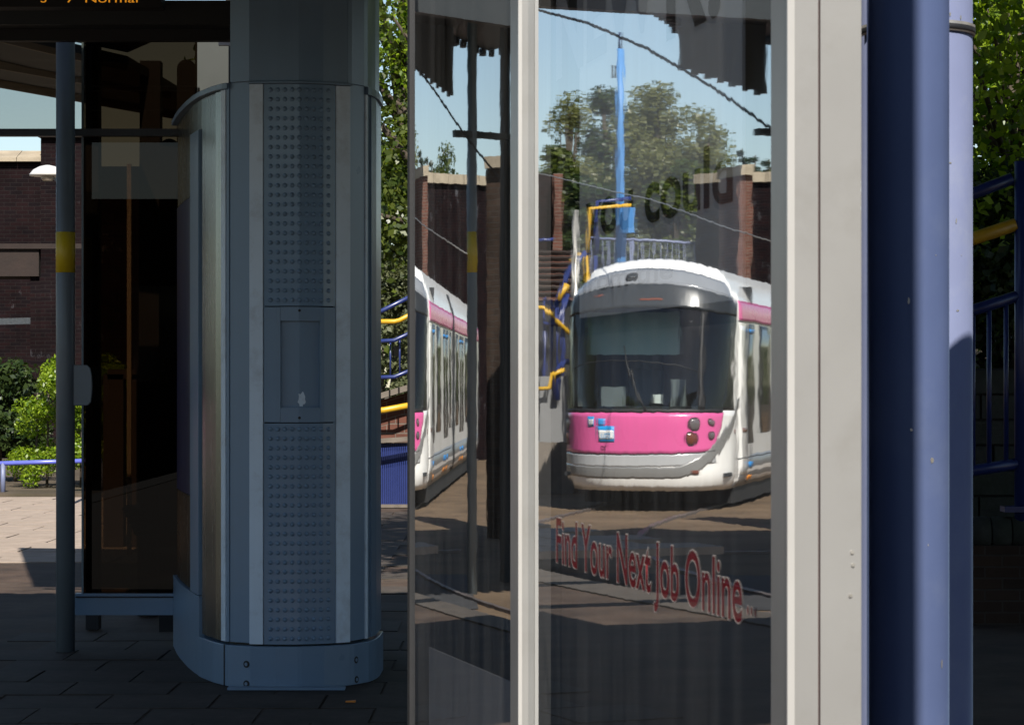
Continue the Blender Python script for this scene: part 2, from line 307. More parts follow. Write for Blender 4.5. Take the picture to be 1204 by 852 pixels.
    def build(s, name, m, parent=None, bevel=0.0, seg=2):
        me = bpy.data.meshes.new(name); me.from_pydata(s.v, [], s.f)
        ms = m if isinstance(m, (list, tuple)) else [m]
        for k in ms: me.materials.append(k)
        me.polygons.foreach_set('material_index', s.mi); me.polygons.foreach_set('use_smooth', s.sm)
        if any(u is not None for u in s.uv):
            L = me.uv_layers.new(name='UVMap')
            for poly, u in zip(me.polygons, s.uv):
                if u is None: continue
                for li, w in zip(poly.loop_indices, u): L.data[li].uv = w
        me.update()
        o = bpy.data.objects.new(name, me); C.objects.link(o)
        if parent is not None: attach(o, parent)
        if bevel:
            b = o.modifiers.new('bevel', 'BEVEL'); b.width = bevel; b.segments = seg; b.limit_method = 'ANGLE'; b.harden_normals = False
        return o
def attach(o, parent):
    o.parent = parent
    if parent.type == 'EMPTY': o.matrix_parent_inverse = Matrix.Translation(Vector(parent.location)).inverted()
def thing(name, label, cat, loc=(0, 0, 0), group=None):
    o = bpy.data.objects.new(name, None); o.empty_display_size = 0.2; C.objects.link(o); o.location = loc
    return tag(o, label, cat, group)
def tag(o, label, cat, group=None):
    o['label'] = label; o['category'] = cat
    if group: o['group'] = group
    return o
def struct(o): o['kind'] = 'structure'; return o
def stuff(o): o['kind'] = 'stuff'; return o
def text_mesh(body, size, extrude=0.0, offset=0.0, align='LEFT', line=0.0):
    c = bpy.data.curves.new('lettering', 'FONT'); c.body = body; c.size = size; c.extrude = 0.0; c.offset = offset; c.align_x = align
    if line: c.fill_mode = 'NONE'; c.bevel_depth = line; c.bevel_resolution = 0; c.resolution_u = 4
    o = bpy.data.objects.new('lettering', c); C.objects.link(o)
    dg = bpy.context.evaluated_depsgraph_get(); me = bpy.data.meshes.new_from_object(o.evaluated_get(dg))
    bpy.data.objects.remove(o); bpy.data.curves.remove(c)
    return me
def place_text(body, size, m, parent, origin, ex, ez, sx=1.0, lift=0.0, offset=0.0, name='lettering', shear=0.0, align='LEFT', line=0.0):
    """flat lettering laid on a surface: ex = reading direction, ez = up; lift along ex x ez"""
    me = text_mesh(body, size, 0.0006, offset, align, line); ex = Vector(ex).normalized(); ez = Vector(ez).normalized(); nn = ex.cross(ez)
    for v in me.vertices:
        x, y, z = v.co; v.co = Vector(origin) + ex * (x * sx + y * shear) + ez * y + nn * (z * (0.01 if line else 1) + lift)
    me.materials.clear(); me.materials.append(m); me.update()
    o = bpy.data.objects.new(name, me); C.objects.link(o); attach(o, parent); return o

# ------------------------------------------------------------------ where things stand
def G(x, y, Y):
    """point at forward distance Y that the photo shows at pixel (x, y)"""
    return Vector(((x - CX) / F * Y, Y, EYE + (HY - y) / F * Y))
def Zof(y, Y): return EYE + (HY - y) / F * Y
def Xof(x, Y): return (x - CX) / F * Y
# window line of the glazed screen: pane B (near) and pane A (far, slightly bowed and turned)
AZ_B = -10.94
dB = Vector((math.sin(R(AZ_B)), math.cos(R(AZ_B)), 0)); nB = Vector((-dB.y, dB.x, 0))     # nB points to the track side
B1 = Vector((Xof(620.5, 4.633), 4.633, 0))                                                     # far end of pane B
tB0 = -1.72; B0 = B1 + dB * tB0                                                             # near end (behind the near post)
def reflB(p):
    p = Vector(p); k = (p - B1).dot(nB); return p - nB * (2 * k)
def RB(x, y, Y): return reflB(G(x, y, Y))
A_MEAN, A_TURN, A_LEN = -15.45, 1.6, 0.865
A0 = B1 + dB * 0.078
def pane_a_curve(n=28):
    pts = [A0.copy()]; azs = [A_MEAN - A_TURN / 2]
    for i in range(n):
        a = A_MEAN - A_TURN / 2 + A_TURN * (i + 0.5) / n
        pts.append(pts[-1] + Vector((math.sin(R(a)), math.cos(R(a)), 0)) * (A_LEN / n)); azs.append(A_MEAN - A_TURN / 2 + A_TURN * (i + 1) / n)
    return pts, azs
PA, PAZ = pane_a_curve()
def RA(x, y, dist):
    """point that pane A mirrors at pixel (x, y) after a total path of dist metres"""
    v = Vector(((x - CX) / F, 1, 0)); best = None
    for i in range(len(PA) - 1):
        p, q = PA[i], PA[i + 1]; e = q - p
        den = v.x * e.y - v.y * e.x
        t = (p.x * e.y - p.y * e.x) / den; u = (p.x * v.y - p.y * v.x) / den
        if -0.02 <= u <= 1.02 and t > 0:
            a = PAZ[i] + (PAZ[i + 1] - PAZ[i]) * min(max(u, 0), 1); best = (v * t, a); break
    if best is None:
        a = PAZ[-1] if x < 540 else PAZ[0]; best = (PA[-1] if x < 540 else PA[0], a)
    hit, a = best; vaz = math.degrees(math.atan2(v.x, v.y)); r = R(2 * a - vaz)
    L = dist - hit.length
    return Vector((hit.x + math.sin(r) * L, hit.y + math.cos(r) * L, EYE + (HY - y) / F * dist))
# ================================================================== THE SETTING
# tram line: straight along the platform, then curving away to the left; the tram stands on the far straight
TRAM_O = RB(751, 600, 33.0); TRAM_O.z = -0.35
TB = 3.0 + 10.5                                                  # virtual bearing of the tram's long axis
TAZ = 2 * AZ_B - TB                                             # real bearing, pointing to its tail
tback = Vector((math.sin(R(TAZ)), math.cos(R(TAZ)), 0))
RAD = 25.0
th = -R(TAZ)
arc_end = TRAM_O - tback * 1.6
cen = Vector((arc_end.x - RAD * math.cos(th), arc_end.y - RAD * math.sin(th), 0))   # centre of curve on the left
track = [Vector((cen.x + RAD, -40, 0)), Vector((cen.x + RAD, cen.y, 0))]
for k in range(1, 13):
    a = th * k / 12; track.append(Vector((cen.x + RAD * math.cos(a), cen.y + RAD * math.sin(a), 0)))
track.append(track[-1] + tback * 90)
def offset_line(path, d):
    out = []
    for i, p in enumerate(path):
        t = (path[min(i + 1, len(path) - 1)] - path[max(i - 1, 0)]).normalized(); out.append(p + Vector((t.y, -t.x, 0)) * d)
    return out
def ribbon(name, path, d0, d1, z0, z1, m, **kw):
    A = offset_line(path, d0); B_ = offset_line(path, d1); mb = MB()
    for i in range(len(path) - 1):
        q = [A[i], B_[i], B_[i + 1], A[i + 1]]
        mb.hexa([(p.x, p.y, z0) for p in q] + [(p.x, p.y, z1) for p in q])
    return mb.build(name, m, **kw)
mb = MB(); mb.poly([(-1500, -1500, -0.40), (1500, -1500, -0.40), (1500, 1500, -0.40), (-1500, 1500, -0.40)])
struct(mb.build('ground', M['ground']))
struct(ribbon('track_bed', track, -3.2, 6.4, -0.60, -0.352, M['ballast']))
for s_ in (-0.72, 0.72):
    struct(ribbon('rail', track, s_ - 0.035, s_ + 0.035, -0.352, -0.325, M['rail']))
# platform: dark paving at the near end
edge = offset_line(track, 1.55)
edge = [p for p in edge if p.y < 24.0]
pl = [(p.x, p.y) for p in edge]
outline = [(9.0, -40)] + [(9.0, 60), (-7.5, 60), (pl[-1][0], pl[-1][1])] + list(reversed(pl))
# the outline runs counter-clockwise: right side up, far side, then down the track edge
mb = MB(); mb.prism(outline, -0.60, -0.006, caps=True); platform = struct(mb.build('platform', M['paving']))
mb = MB()
for i in range(len(edge) - 1):
    t = (edge[i + 1] - edge[i]).normalized(); nr = Vector((t.y, -t.x, 0))
    q = [edge[i] - nr * 0.03, edge[i] + nr * 0.32, edge[i + 1] + nr * 0.32, edge[i + 1] - nr * 0.03]
    mb.hexa([(p.x, p.y, -0.10) for p in q] + [(p.x, p.y, 0.004) for p in q])
mb.build('platform_edge', M['edge_stone'], platform)
# paving flags, shade painted into the dark apron and sunlight into the pale ones
def flags(x0, x1, y0, y1, sx, sy, m, gap=0.008, ang=0.0, top=0.0, jit=0.004):
    mb = MB(); hx, hy = sx / 2 - gap, sy / 2 - gap
    mb.box((0, 0, -0.03), (2 * hx, 2 * hy, 0.06)); first = None
    y = y0; r = 0
    while y < y1:
        x = x0 + (sx / 2 if r % 2 else 0)
        while x < x1:
            if first is None:
                o = mb.build('paving_flag', m, platform, bevel=0.004, seg=1); first = o
            else:
                o = first.copy(); C.objects.link(o)
            o.location = (x, y, top + random.uniform(-jit, jit * 0.4)); o.rotation_euler = (random.uniform(-0.004, 0.004), random.uniform(-0.004, 0.004), ang)
            x += sx
        y += sy; r += 1
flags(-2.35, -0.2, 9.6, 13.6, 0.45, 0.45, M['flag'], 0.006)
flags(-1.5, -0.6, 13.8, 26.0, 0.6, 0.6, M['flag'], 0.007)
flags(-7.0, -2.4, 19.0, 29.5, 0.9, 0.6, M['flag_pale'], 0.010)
# dark strip over the track bed, painting the band of shade there
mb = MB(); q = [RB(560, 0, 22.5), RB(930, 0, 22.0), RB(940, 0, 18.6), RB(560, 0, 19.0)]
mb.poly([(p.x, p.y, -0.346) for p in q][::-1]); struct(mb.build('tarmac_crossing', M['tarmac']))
mb = MB()
for (x0, x1, y0, y1) in ((600, 930, 17.6, 18.3), (600, 930, 24.6, 25.0)):
    a, b = RB(x0, 0, y0), RB(x1, 0, y1); mb.bar((a.x, a.y, -0.34), (b.x, b.y, -0.34), 0.07, 0.03)
struct(mb.build('old_rail', M['rail']))

# ================================================================== GLAZED SCREEN (right half of the picture)
def t_of_px(px, o):
    p0 = B1 + nB * o; v = Vector(((px - CX) / F, 1, 0)); return -(p0.x * v.y - p0.y * v.x) / (dB.x * v.y - dB.y * v.x)
tn = t_of_px(925.5, .0178); tfar = t_of_px(906, .0178); tB0 = tfar + 0.001
scr = thing('glazed_screen', 'silver framed glass advertising screen whose two panes mirror the white and pink tram', 'advertising screen', (B1.x, B1.y, 0))
TOP = 2.78
def on_b(t, o=0.0, z=0.0): p = B1 + dB * t + nB * o; return Vector((p.x, p.y, z))
def slab_b(t0, t1, o0, o1, z0, z1, mb, mi=0):
    """block between distances t0..t1 along pane B's line and offsets o0..o1 (track side positive)"""
    q = [on_b(t0, o0), on_b(t0, o1), on_b(t1, o1), on_b(t1, o0)]
    if (q[1] - q[0]).cross(q[2] - q[1]).z < 0: q = q[::-1]
    mb.hexa([(p.x, p.y, z0) for p in q] + [(p.x, p.y, z1) for p in q], mi)
# pane B: reflective front skin, dark edge
mb = MB(); a, b = on_b(0.0), on_b(tB0)
mb.poly([(a.x, a.y, 0.12), (b.x, b.y, 0.12), (b.x, b.y, TOP), (a.x, a.y, TOP)], 0)
a2, b2 = on_b(0.0, -0.008), on_b(tB0, -0.008)
mb.poly([(a2.x, a2.y, 0.12), (a.x, a.y, 0.12), (a.x, a.y, TOP), (a2.x, a2.y, TOP)], 1)
mb.poly([(b2.x, b2.y, 0.12), (b.x, b.y, 0.12), (b.x, b.y, TOP), (b2.x, b2.y, TOP)][::-1], 1)
pane_b = mb.build('glass_pane', [M['pane'], M['tinted_edge']], scr)
pane_b['label'] = 'pane with the red lettering that mirrors the tram front'
# pane A, bowed
mb = MB(); n = len(PA) - 1
mb.grid(lambda u, v: (PA[round(u * n)].x, PA[round(u * n)].y, 0.12 + (TOP - 0.12) * v), n, 1, 0, True, True)
pane_a = mb.build('glass_pane', M['pane_wavy'], scr)
pane_a['label'] = 'narrow far pane that mirrors the side of the tram'
# backing boards
mb = MB(); slab_b(tB0 + .06, 0.0, -0.050, -0.042, 0.1, TOP, mb); mb.build('backing_board', M['dark_board'], scr)
def a_off(i, o):
    az = R(PAZ[i]); return Vector((PA[i].x - math.cos(az) * o, PA[i].y + math.sin(az) * o, 0))   # positive o = track side
mb = MB()
for i in range(n):
    q = [a_off(i, -0.05), a_off(i + 1, -0.05), a_off(i + 1, -0.08), a_off(i, -0.08)]
    if (q[1] - q[0]).cross(q[2] - q[1]).z < 0: q = q[::-1]
    mb.hexa([(p.x, p.y, 0.1) for p in q] + [(p.x, p.y, TOP) for p in q])
mb.build('backing_board', M['dark_board'], scr)
# posts: square tubes with rounded corners, standing proud of the glass
def post(t_near, t_far, o_out, o_in, z0=0.0, z1=TOP + 0.06, name='post'):
    mb = MB(); slab_b(t_near, t_far, o_in, o_out, z0, z1, mb); return mb.build(name, M['alu'], scr, bevel=0.009, seg=5)
post(0.0 - 0.004, 0.074, 0.0178, -0.06)
# seal strip and flat face plate beside the near post
def px_o(px, t):
    """offset from pane line where pixel column px meets the cross-section at t"""
    p0 = on_b(t); v = Vector(((px - CX) / F, 1, 0)); den = nB.x * v.y - nB.y * v.x
    return -(p0.x * v.y - p0.y * v.x) / den
o925, o962, o965, o1013, o1019 = (px_o(x, tn) for x in (926, 962, 965, 1013, 1020))
post(tn, tfar, o925, o962)
mb = MB(); slab_b(tn - 0.0022, tn + 0.004, o925 - 0.0080, o925 + 0.0008, 0.0, TOP + .06, mb); mb.build('corner_bead', M['bead'], scr, bevel=.002, seg=3)  # pale bead paints the sun highlight along the post corner
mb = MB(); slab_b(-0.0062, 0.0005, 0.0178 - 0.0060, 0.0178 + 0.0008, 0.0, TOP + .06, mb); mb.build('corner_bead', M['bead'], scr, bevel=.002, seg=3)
mb = MB(); slab_b(tn + 0.006, tn + 0.08, o965 - 0.004, o962 + 0.004, 0.0, TOP + 0.06, mb); mb.build('seal_strip', M['seal'], scr)
mb = MB(); slab_b(tn + 0.001, tn + 0.05, o1013, o965, 0.0, TOP + 0.06, mb); face = mb.build('face_plate', M['alu'], scr, bevel=0.0012, seg=2)
for (x, y) in ((1002, 649), (1003, 664), (1000, 700)):
    o_ = px_o(x, tn); p = on_b(tn, o_); z = Zof(y, p.y)
    mb = MB(); mb.tube([p + Vector((0, 0, z)) - dB * 0.0006, p + Vector((0, 0, z)) + dB * 0.002], 0.0022, 10); mb.build('rivet', M['steel'], face)
mb = MB(); slab_b(tn - 0.01, 0.05, -0.06, 0.02, TOP, TOP + 0.06, mb); mb.build('top_rail', M['alu'], scr)
mb = MB(); slab_b(tfar + 0.002, -0.012, -0.045, 0.006, 0.0, 0.12, mb); mb.build('bottom_rail', M['alu'], scr)
mb = MB(); i = n
q = [a_off(n, 0.006), a_off(n, -0.085)]; azn = R(PAZ[-1]); e = Vector((math.sin(azn), math.cos(azn), 0)) * 0.022
qq = [q[0], q[1], q[1] + e, q[0] + e]
if (qq[1] - qq[0]).cross(qq[2] - qq[1]).z < 0: qq = qq[::-1]
mb.hexa([(p.x, p.y, 0.0) for p in qq] + [(p.x, p.y, TOP + 0.06) for p in qq]); mb.build('end_post', M['black'], scr)
mb = MB()
q = [a_off(0, 0.006), a_off(n, 0.006), a_off(n, -0.085), a_off(0, -0.085)]
if (q[1] - q[0]).cross(q[2] - q[1]).z < 0: q = q[::-1]
mb.hexa([(p.x, p.y, TOP) for p in q] + [(p.x, p.y, TOP + 0.06) for p in q]); mb.build('top_rail', M['alu'], scr)
mb = MB(); mb.hexa([(p.x, p.y, 0.0) for p in q] + [(p.x, p.y, 0.118) for p in q]); mb.build('bottom_rail', M['alu'], scr)
# where a pixel meets a sheet parallel to pane B at offset o
def hit_b(px, py, o=-0.02):
    v = Vector(((px - CX) / F, 1, (HY - py) / F)); p0 = on_b(0, o)
    t = p0.dot(nB) / v.dot(nB); q = v * t; return (q - B1).dot(dB), EYE + q.z
# upper poster and its lettering (print on paper behind the glass)
tl, _ = hit_b(676, 300); tr, _ = hit_b(866, 100)
zb = hit_b(700, 371)[1]
mb = MB(); slab_b(tr, tl, -0.032, -0.028, zb, TOP, mb); poster = mb.build('poster', M['poster'], scr)
ex = -dB; up = Vector((0, 0, 1))
def poster_line(body, px0, px1, py0, py1, o, m, parent, bold=0.0, name='lettering', lift=0.0, line=0.0):
    """line of print whose left end starts at (px0, baseline py0) and reaches px1; cap height to py1 at the left end"""
    t0, z0 = hit_b(px0, py0, o); t1, _ = hit_b(px1, py0, o); _, z1 = hit_b(px0, py1, o)
    size = (z1 - z0) / 0.72
    me = text_mesh(body, size); w = max(v.co.x for v in me.vertices); bpy.data.meshes.remove(me)
    return place_text(body, size, m, parent, on_b(t0, o, z0), ex, up, sx=(t0 - t1) / w, lift=lift, offset=bold * size, name=name, line=line * size)
poster_line('R!', 779, 845, 48, -95, -0.027, M['ink'], poster, 0.02)
poster_line('NEW', 652, 772, 92, -15, -0.027, M['poster_low'], poster, 0.03)
poster_line('you could', 690, 860, 279, 219, -0.027, M['ink'], poster, 0.022)
poster_line('from the', 684, 790, 344, 321, -0.027, M['ink'], poster, 0.02)
# lower lettering stuck behind the glass: red with a pale outline
low = MB(); tl2, zt = hit_b(650, 600); tr2, _ = hit_b(893, 600)
slab_b(tr2, tl2, -0.040, -0.036, 0.12, hit_b(700, 371)[1] - 0.03, low); lower_sheet = low.build('lower_sheet', mat('dark_poster_paper', (0.12, 0.105, 0.09), 0.85, 0.0, 0.08, 4, spec=0.1), scr)
poster_line('Find Your Next Job Online', 653, 872, 659, 606, 0.0008, M['pale_ink'], lower_sheet, 0.022, name='letter_outline', line=0.011)
poster_line('Find Your Next Job Online', 653, 872, 659, 606, 0.0004, M['red_ink'], lower_sheet, 0.016)
poster_line('...', 877, 889, 721, 657, 0.0008, M['pale_ink'], lower_sheet, 0.0, name='letter_outline', line=0.011)
poster_line('...', 877, 889, 721, 657, 0.0004, M['red_ink'], lower_sheet, 0.0)
# pale notice low behind pane A
mb = MB()
def hit_a(px, py):
    v = Vector(((px - CX) / F, 1, 0)); e = PA[-1] - PA[0]; den = v.x * e.y - v.y * e.x; p = PA[0] + Vector((-0.0, 0, 0))
    t = (p.x * e.y - p.y * e.x) / den; return Vector((v.x * t, t, EYE + (HY - py) / F * t))
znote = hit_a(491, 762).z
q0, q1 = a_off(2, -0.03), a_off(n - 1, -0.03)
ea = (q1 - q0).normalized(); na = Vector((-ea.y, ea.x, 0))
mb.hexa([tuple(v) for v in (q0 - na * .004 + up * .13, q0 + up * .13, q1 + up * .13, q1 - na * .004 + up * .13)][::-1] + [tuple(v) for v in (q0 - na * .004 + up * znote, q0 + up * znote, q1 + up * znote, q1 - na * .004 + up * znote)][::-1])
note = mb.build('notice_sheet', M['poster_low'], scr)
me_o = Vector((q1.x, q1.y, 0)) + na * 0.003 - ea * 0.19
place_text('Alight', 0.13, M['ink'], note, (me_o.x, me_o.y, 0.43), -ea, up, sx=1.0)
me_o = a_off(6, -0.03)
place_text('On', 0.17, M['pale_ink'], note, (me_o.x + na.x * .004, me_o.y + na.y * .004, 0.80), -ea, up, sx=0.75)

# ================================================================== BLUE COLUMNS beside the screen
Yc = 4.25; xc = Xof(1067.5, Yc); rc = 48.0 / F * Yc
mb = MB(); mb.lathe((xc, Yc, 0), [(rc * 1.9, 0), (rc * 1.9, 0.02), (rc, 0.021), (rc, 3.6)], 64)
col1 = mb.build('blue_column', M['col_blue']); tag(col1, 'glossy blue round column right beside the silver screen frame', 'column')
Ym = 5.3; xm = Xof(1078, Ym); rm = 65.0 / F * Ym
mast = thing('blue_mast', 'pale blue mast with a steel strap, half hidden behind the darker blue column', 'mast', (xm, Ym, 0))
mb = MB(); mb.lathe((xm, Ym, 0), [(rm * 1.7, 0), (rm * 1.7, 0.03), (rm, 0.031), (rm * 0.985, 6.5)], 64); mb.build('pole', M['mast_blue'], mast)
zs = Zof(38, Ym)
mb = MB(); mb.lathe((xm, Ym, 0), [(rm + .003, zs - .0105), (rm + .0045, zs - .010), (rm + .0045, zs + .010), (rm + .003, zs + .0105)], 64); strap = mb.build('strap', M['steel'], mast)
mb = MB(); mb.lathe((xm, Ym, 0), [(rm + .003, zs - .0075), (rm + .0055, zs - .007), (rm + .0055, zs + .004), (rm + .003, zs + .0045)], 64); mb.build('rubber_liner', M['black'], strap)
def chip(px, py, cx, cy, r, w, h, parent):
    # paint chip: small curved flake lying on the column
    a0 = math.asin(max(-1, min(1, (Xof(px, cy - r * .8) - cx) / r))); zc0 = Zof(py, cy - r * .8); mb = MB(); rr = random.Random(int(px * 7 + py)); n_ = 9; pts = []
    for k in range(n_):
        t = 2 * math.pi * k / n_; q = rr.uniform(.6, 1.1); a = a0 + w / r * q * math.cos(t); pts.append((cx + (r + .0006) * math.sin(a), cy - (r + .0006) * math.cos(a), zc0 + h * q * math.sin(t)))
    mb.poly(pts); return mb.build('paint_chip', M['steel'], parent)
for (x, y, w, h) in ((1095, 541, .0035, .006), (1070, 505, .0025, .003), (1067, 354, .0018, .006), (1090, 640, .0012, .002), (1108, 780, .002, .008), (1100, 300, .0012, .0015)): chip(x, y, xc, Yc, rc, w, h, col1)
for (x, y, w, h) in ((1116, 18, .002, .005), (1130, 20, .0025, .006), (1137, 30, .003, .005), (1124, 260, .002, .007), (1116, 192, .004, .002), (1126, 365, .005, .002), (1131, 300, .001, .002)): chip(x, y, xm, Ym, rm, w, h, mast)
# grey post and blue box added out of frame to shade the columns
sx_ = Vector((math.sin(R(SUN_AZ)), math.cos(R(SUN_AZ)), 0)); sl = Vector((sx_.y, -sx_.x, 0))
pe = Vector((Xof(1081, Yc - .064), Yc - .064, 0)) + sx_ * 2.0
pc = pe - Vector((-sl.x, -sl.y, 0)) * -0.0
side = sl if sl.x < 0 else -sl
pc = pe + side * 0.092
mb = MB(); mb.lathe((pc.x, pc.y, 0), [(0.15, 0), (0.15, 0.02), (0.095, 0.021), (0.085, 6.2)], 32)
o = mb.build('shade_post', M['pole_grey']); o.name = 'grey_post'; tag(o, 'plain grey post standing on the platform in front of the blue columns', 'post')
ctr = Vector((xm, Ym - .1, 0)) + sx_ * 1.05 + Vector((0.105, 0, 0))
mb = MB(); hw = 0.115
P = [(ctr.x - hw, ctr.y - .15, 0), (ctr.x + hw, ctr.y - .15, 0), (ctr.x + hw, ctr.y + .15, 0), (ctr.x - hw, ctr.y + .15, 0), (ctr.x - hw, ctr.y - .15, 2.12), (ctr.x + hw, ctr.y - .15, 2.42), (ctr.x + hw, ctr.y + .15, 2.42), (ctr.x - hw, ctr.y + .15, 2.12)]
mb.hexa(P); o = mb.build('equipment_cabinet', M['navy'], bevel=0.01); tag(o, 'navy equipment cabinet with sloping top beside the pale blue mast', 'cabinet')

# ================================================================== CABINET COLUMN in the middle
PL = [(206, 1.75), (209, 1.45), (216, 1.08), (225, 0.74), (232, 0.55), (239, 0.40), (254, 0.20), (268, 0.08), (294, 0.015), (325, 0.0), (352, 0.0), (380, 0.03), (411, 0.10), (432, 0.225), (440, 0.35), (445, 0.50), (447, 0.68)]
YB = 10.95
def plan(px):
    for (a, da), (b, db) in zip(PL, PL[1:]):
        if px <= b or b == PL[-1][0]:
            u = (px - a) / (b - a)
            return Vector((Xof(px, YB + da + (db - da) * u), YB + da + (db - da) * u, 0))
_s = [plan(206 + 241 * i / 482) for i in range(483)]
for _ in range(5): _s = [_s[0]] + [(_s[i - 1] + _s[i] * 2 + _s[i + 1]) / 4 for i in range(1, 482)] + [_s[-1]]
def sp(px):
    f = (px - 206) / 241 * 482; i = max(0, min(481, int(f))); return _s[i].lerp(_s[i + 1], min(max(f - i, 0), 1))
def sn(px):
    d = (sp(min(px + 1, 447)) - sp(max(px - 1, 206))).normalized(); return Vector((d.y, -d.x, 0))
def strip(xa, xb, z0, z1, out, name, m, parent, thick=0.03, nn=None, bevel=0.002, ztop=None):
    nn = nn or max(2, int((xb - xa) / 4)); mb = MB(); pts = []
    for i in range(nn + 1):
        x = xa + (xb - xa) * i / nn; p = sp(x); nr = sn(x); pts.append((p + nr * out, p + nr * (out - thick)))
    out_l = [(p[0].x, p[0].y) for p in pts] + [(p[1].x, p[1].y) for p in reversed(pts)]
    mb.prism(out_l, z0, z1); return mb.build(name, m, parent, bevel=bevel, seg=2)
cab = thing('shelter_cabinet', 'slate blue shelter cabinet column with embossed front panels and a small recessed hatch', 'cabinet', (sp(340).x, sp(340).y + .4, 0))
ZC = 2.597                                                                           # height of the capping line
core = [(sp(x) - sn(x) * 0.045) for x in (212, 225, 240, 256, 270, 300, 352, 400, 425, 440, 446)]
mb = MB(); cl = [(p.x, p.y) for p in core] + [(core[-1].x - .05, core[-1].y + .9), (core[0].x + .25, core[0].y + .3)]
mb.prism(cl, 0, ZC - 0.01); mb.build('core', M['beam_dark'], cab)
cc = [(sp(x) - sn(x) * 0.03) for x in (272, 300, 352, 400, 425, 440, 446)]
mb = MB(); cl = [(p.x, p.y) for p in cc] + [(cc[-1].x - .05, cc[-1].y + .6), (cc[0].x + .05, cc[0].y + .9)]
mb.prism(cl, ZC - 0.012, 3.42); mb.build('cowl_core', M['beam_dark'], cab)
strip(270.5, 293.6, ZC + .006, 3.40, 0.0, 'cowl_panel', M['slate'], cab)
strip(294.2, 408.3, ZC + .004, 3.40, 0.004, 'cowl_panel', M['slate'], cab)
strip(408.9, 428.5, ZC + .006, 3.40, 0.0, 'cowl_panel', M['slate'], cab)
strip(428.9, 447, ZC + .006, 3.40, -0.004, 'cowl_panel', M['slate'], cab)
strip(293.2, 411.3, ZC - .006, ZC + .003, 0.016, 'capping', M['slate'], cab)
cap_l = strip(207, 270.3, ZC - .02, ZC + .004, 0.022, 'capping', M['slate'], cab, thick=0.08)
strip(430, 447, ZC - .03, ZC + .003, 0.014, 'capping', M['slate'], cab)
# front, left to right
strip(270.3, 293.3, .19, ZC + .005, 0.0, 'corner_panel', M['slate'], cab)
strip(294, 309.6, .186, ZC - .008, 0.008, 'trim_strip', M['slate_light'], cab)
strip(394.6, 410.6, .186, ZC - .008, 0.008, 'trim_strip', M['slate_light'], cab)
strip(411.2, 428.6, .19, ZC + .005, 0.0, 'corner_panel', M['slate'], cab)
strip(428.9, 431.2, .19, ZC - .03, 0.006, 'ridge', M['slate_light'], cab, nn=2)
strip(431.5, 435.5, .19, ZC - .03, -0.004, 'ridge', M['slate'], cab, nn=2)
strip(435.8, 447, .19, ZC - .03, 0.004, 'side_panel', M['slate'], cab)
def zpx(y): return Zof(y, YB)
M['slate_gloss'] = mat('slate_paint_glossier', (0.160, 0.250, 0.350), 0.20, 0.0, 0.05, 3)
def embossed(z0, z1, name):
    o_ = 0.002; mb = MB(); xa, xb = 310.2, 394; nn = 30; pts = []
    for i in range(nn + 1):
        x = xa + (xb - xa) * i / nn; p = sp(x); nr = sn(x); pts.append((p + nr * o_, p + nr * (o_ - .02)))
    mb.prism([(p[0].x, p[0].y) for p in pts] + [(p[1].x, p[1].y) for p in reversed(pts)], z0, z1)
    rows = 23; dz = (z1 - z0 - 0.05) / (rows - 1); r = 0.0108
    for k in range(rows):
        for j in range(9):
            x = 318.2 + j * 8.45; c = sp(x) + sn(x) * (o_ - .0005); nr = sn(x); tg = Vector((-nr.y, nr.x, 0)); zc = z0 + 0.025 + k * dz
            b = len(mb.v); m_ = 8
            for (rr, h) in ((1.0, 0.0), (0.62, 0.0082)):
                for q in range(m_):
                    t = 2 * math.pi * q / m_; pp = c + tg * (r * rr * math.cos(t)) + nr * h; mb.v.append((pp.x, pp.y, zc + r * rr * math.sin(t)))
            pp = c + nr * 0.0112; mb.v.append((pp.x, pp.y, zc))
            for q in range(m_):
                q2 = (q + 1) % m_
                mb.f.append((b + q, b + q2, b + m_ + q2, b + m_ + q)[::-1]); mb.f.append((b + m_ + q, b + m_ + q2, b + 2 * m_)[::-1])
                for _ in (0, 1): mb.mi.append(0); mb.uv.append(None); mb.sm.append(True)
    return mb.build(name, M['slate_gloss'], cab)
embossed(zpx(359.5), ZC - .008, 'embossed_panel'); embossed(.186, zpx(497.5), 'embossed_panel')
# access plate with recess
zA, zB_ = zpx(496.3), zpx(360.7); r0, r1 = zpx(479), zpx(377)
plate = strip(310.2, 330, zA, zB_, 0.004, 'hatch_plate', M['slate'], cab)
strip(376.6, 394, zA, zB_, 0.004, 'hatch_plate', M['slate'], cab)
strip(330, 376.6, zA, r0, 0.004, 'hatch_plate', M['slate'], cab, bevel=0)
strip(330, 376.6, r1, zB_, 0.004, 'hatch_plate', M['slate'], cab, bevel=0)
rec = strip(328, 378.5, r0 - .01, r1 + .01, -0.022, 'recess', M['slate'], cab, thick=0.01)
mb = MB(); c = sp(356) + sn(356) * -0.0205; tg = Vector((-sn(356).y, sn(356).x, 0)); rr = random.Random(3)
pts = []
for k in range(18):
    t = 2 * math.pi * k / 18; r_ = 0.9 + rr.uniform(-.25, .2); pts.append((c + tg * (0.018 * r_ * math.cos(t)), zpx(469) + 0.036 * r_ * math.sin(t)))
mb.poly([(p.x, p.y, z) for p, z in pts][::-1]); mb.build('sticker_residue', M['slate_light'], rec)
def screw(px, py, out, r=0.011, m='black', parent=cab, name='screw'):
    p = sp(px); nr = sn(px); Y = p.y; z = Zof(py, Y); a = p + nr * out; b = p + nr * (out - 0.01)
    mb = MB(); mb.tube([(a.x, a.y, z), (b.x, b.y, z)], r, 12); return mb.build(name, M[m], parent)
screw(352, 365, .0065, .006); screw(352, 491, .0065, .006)
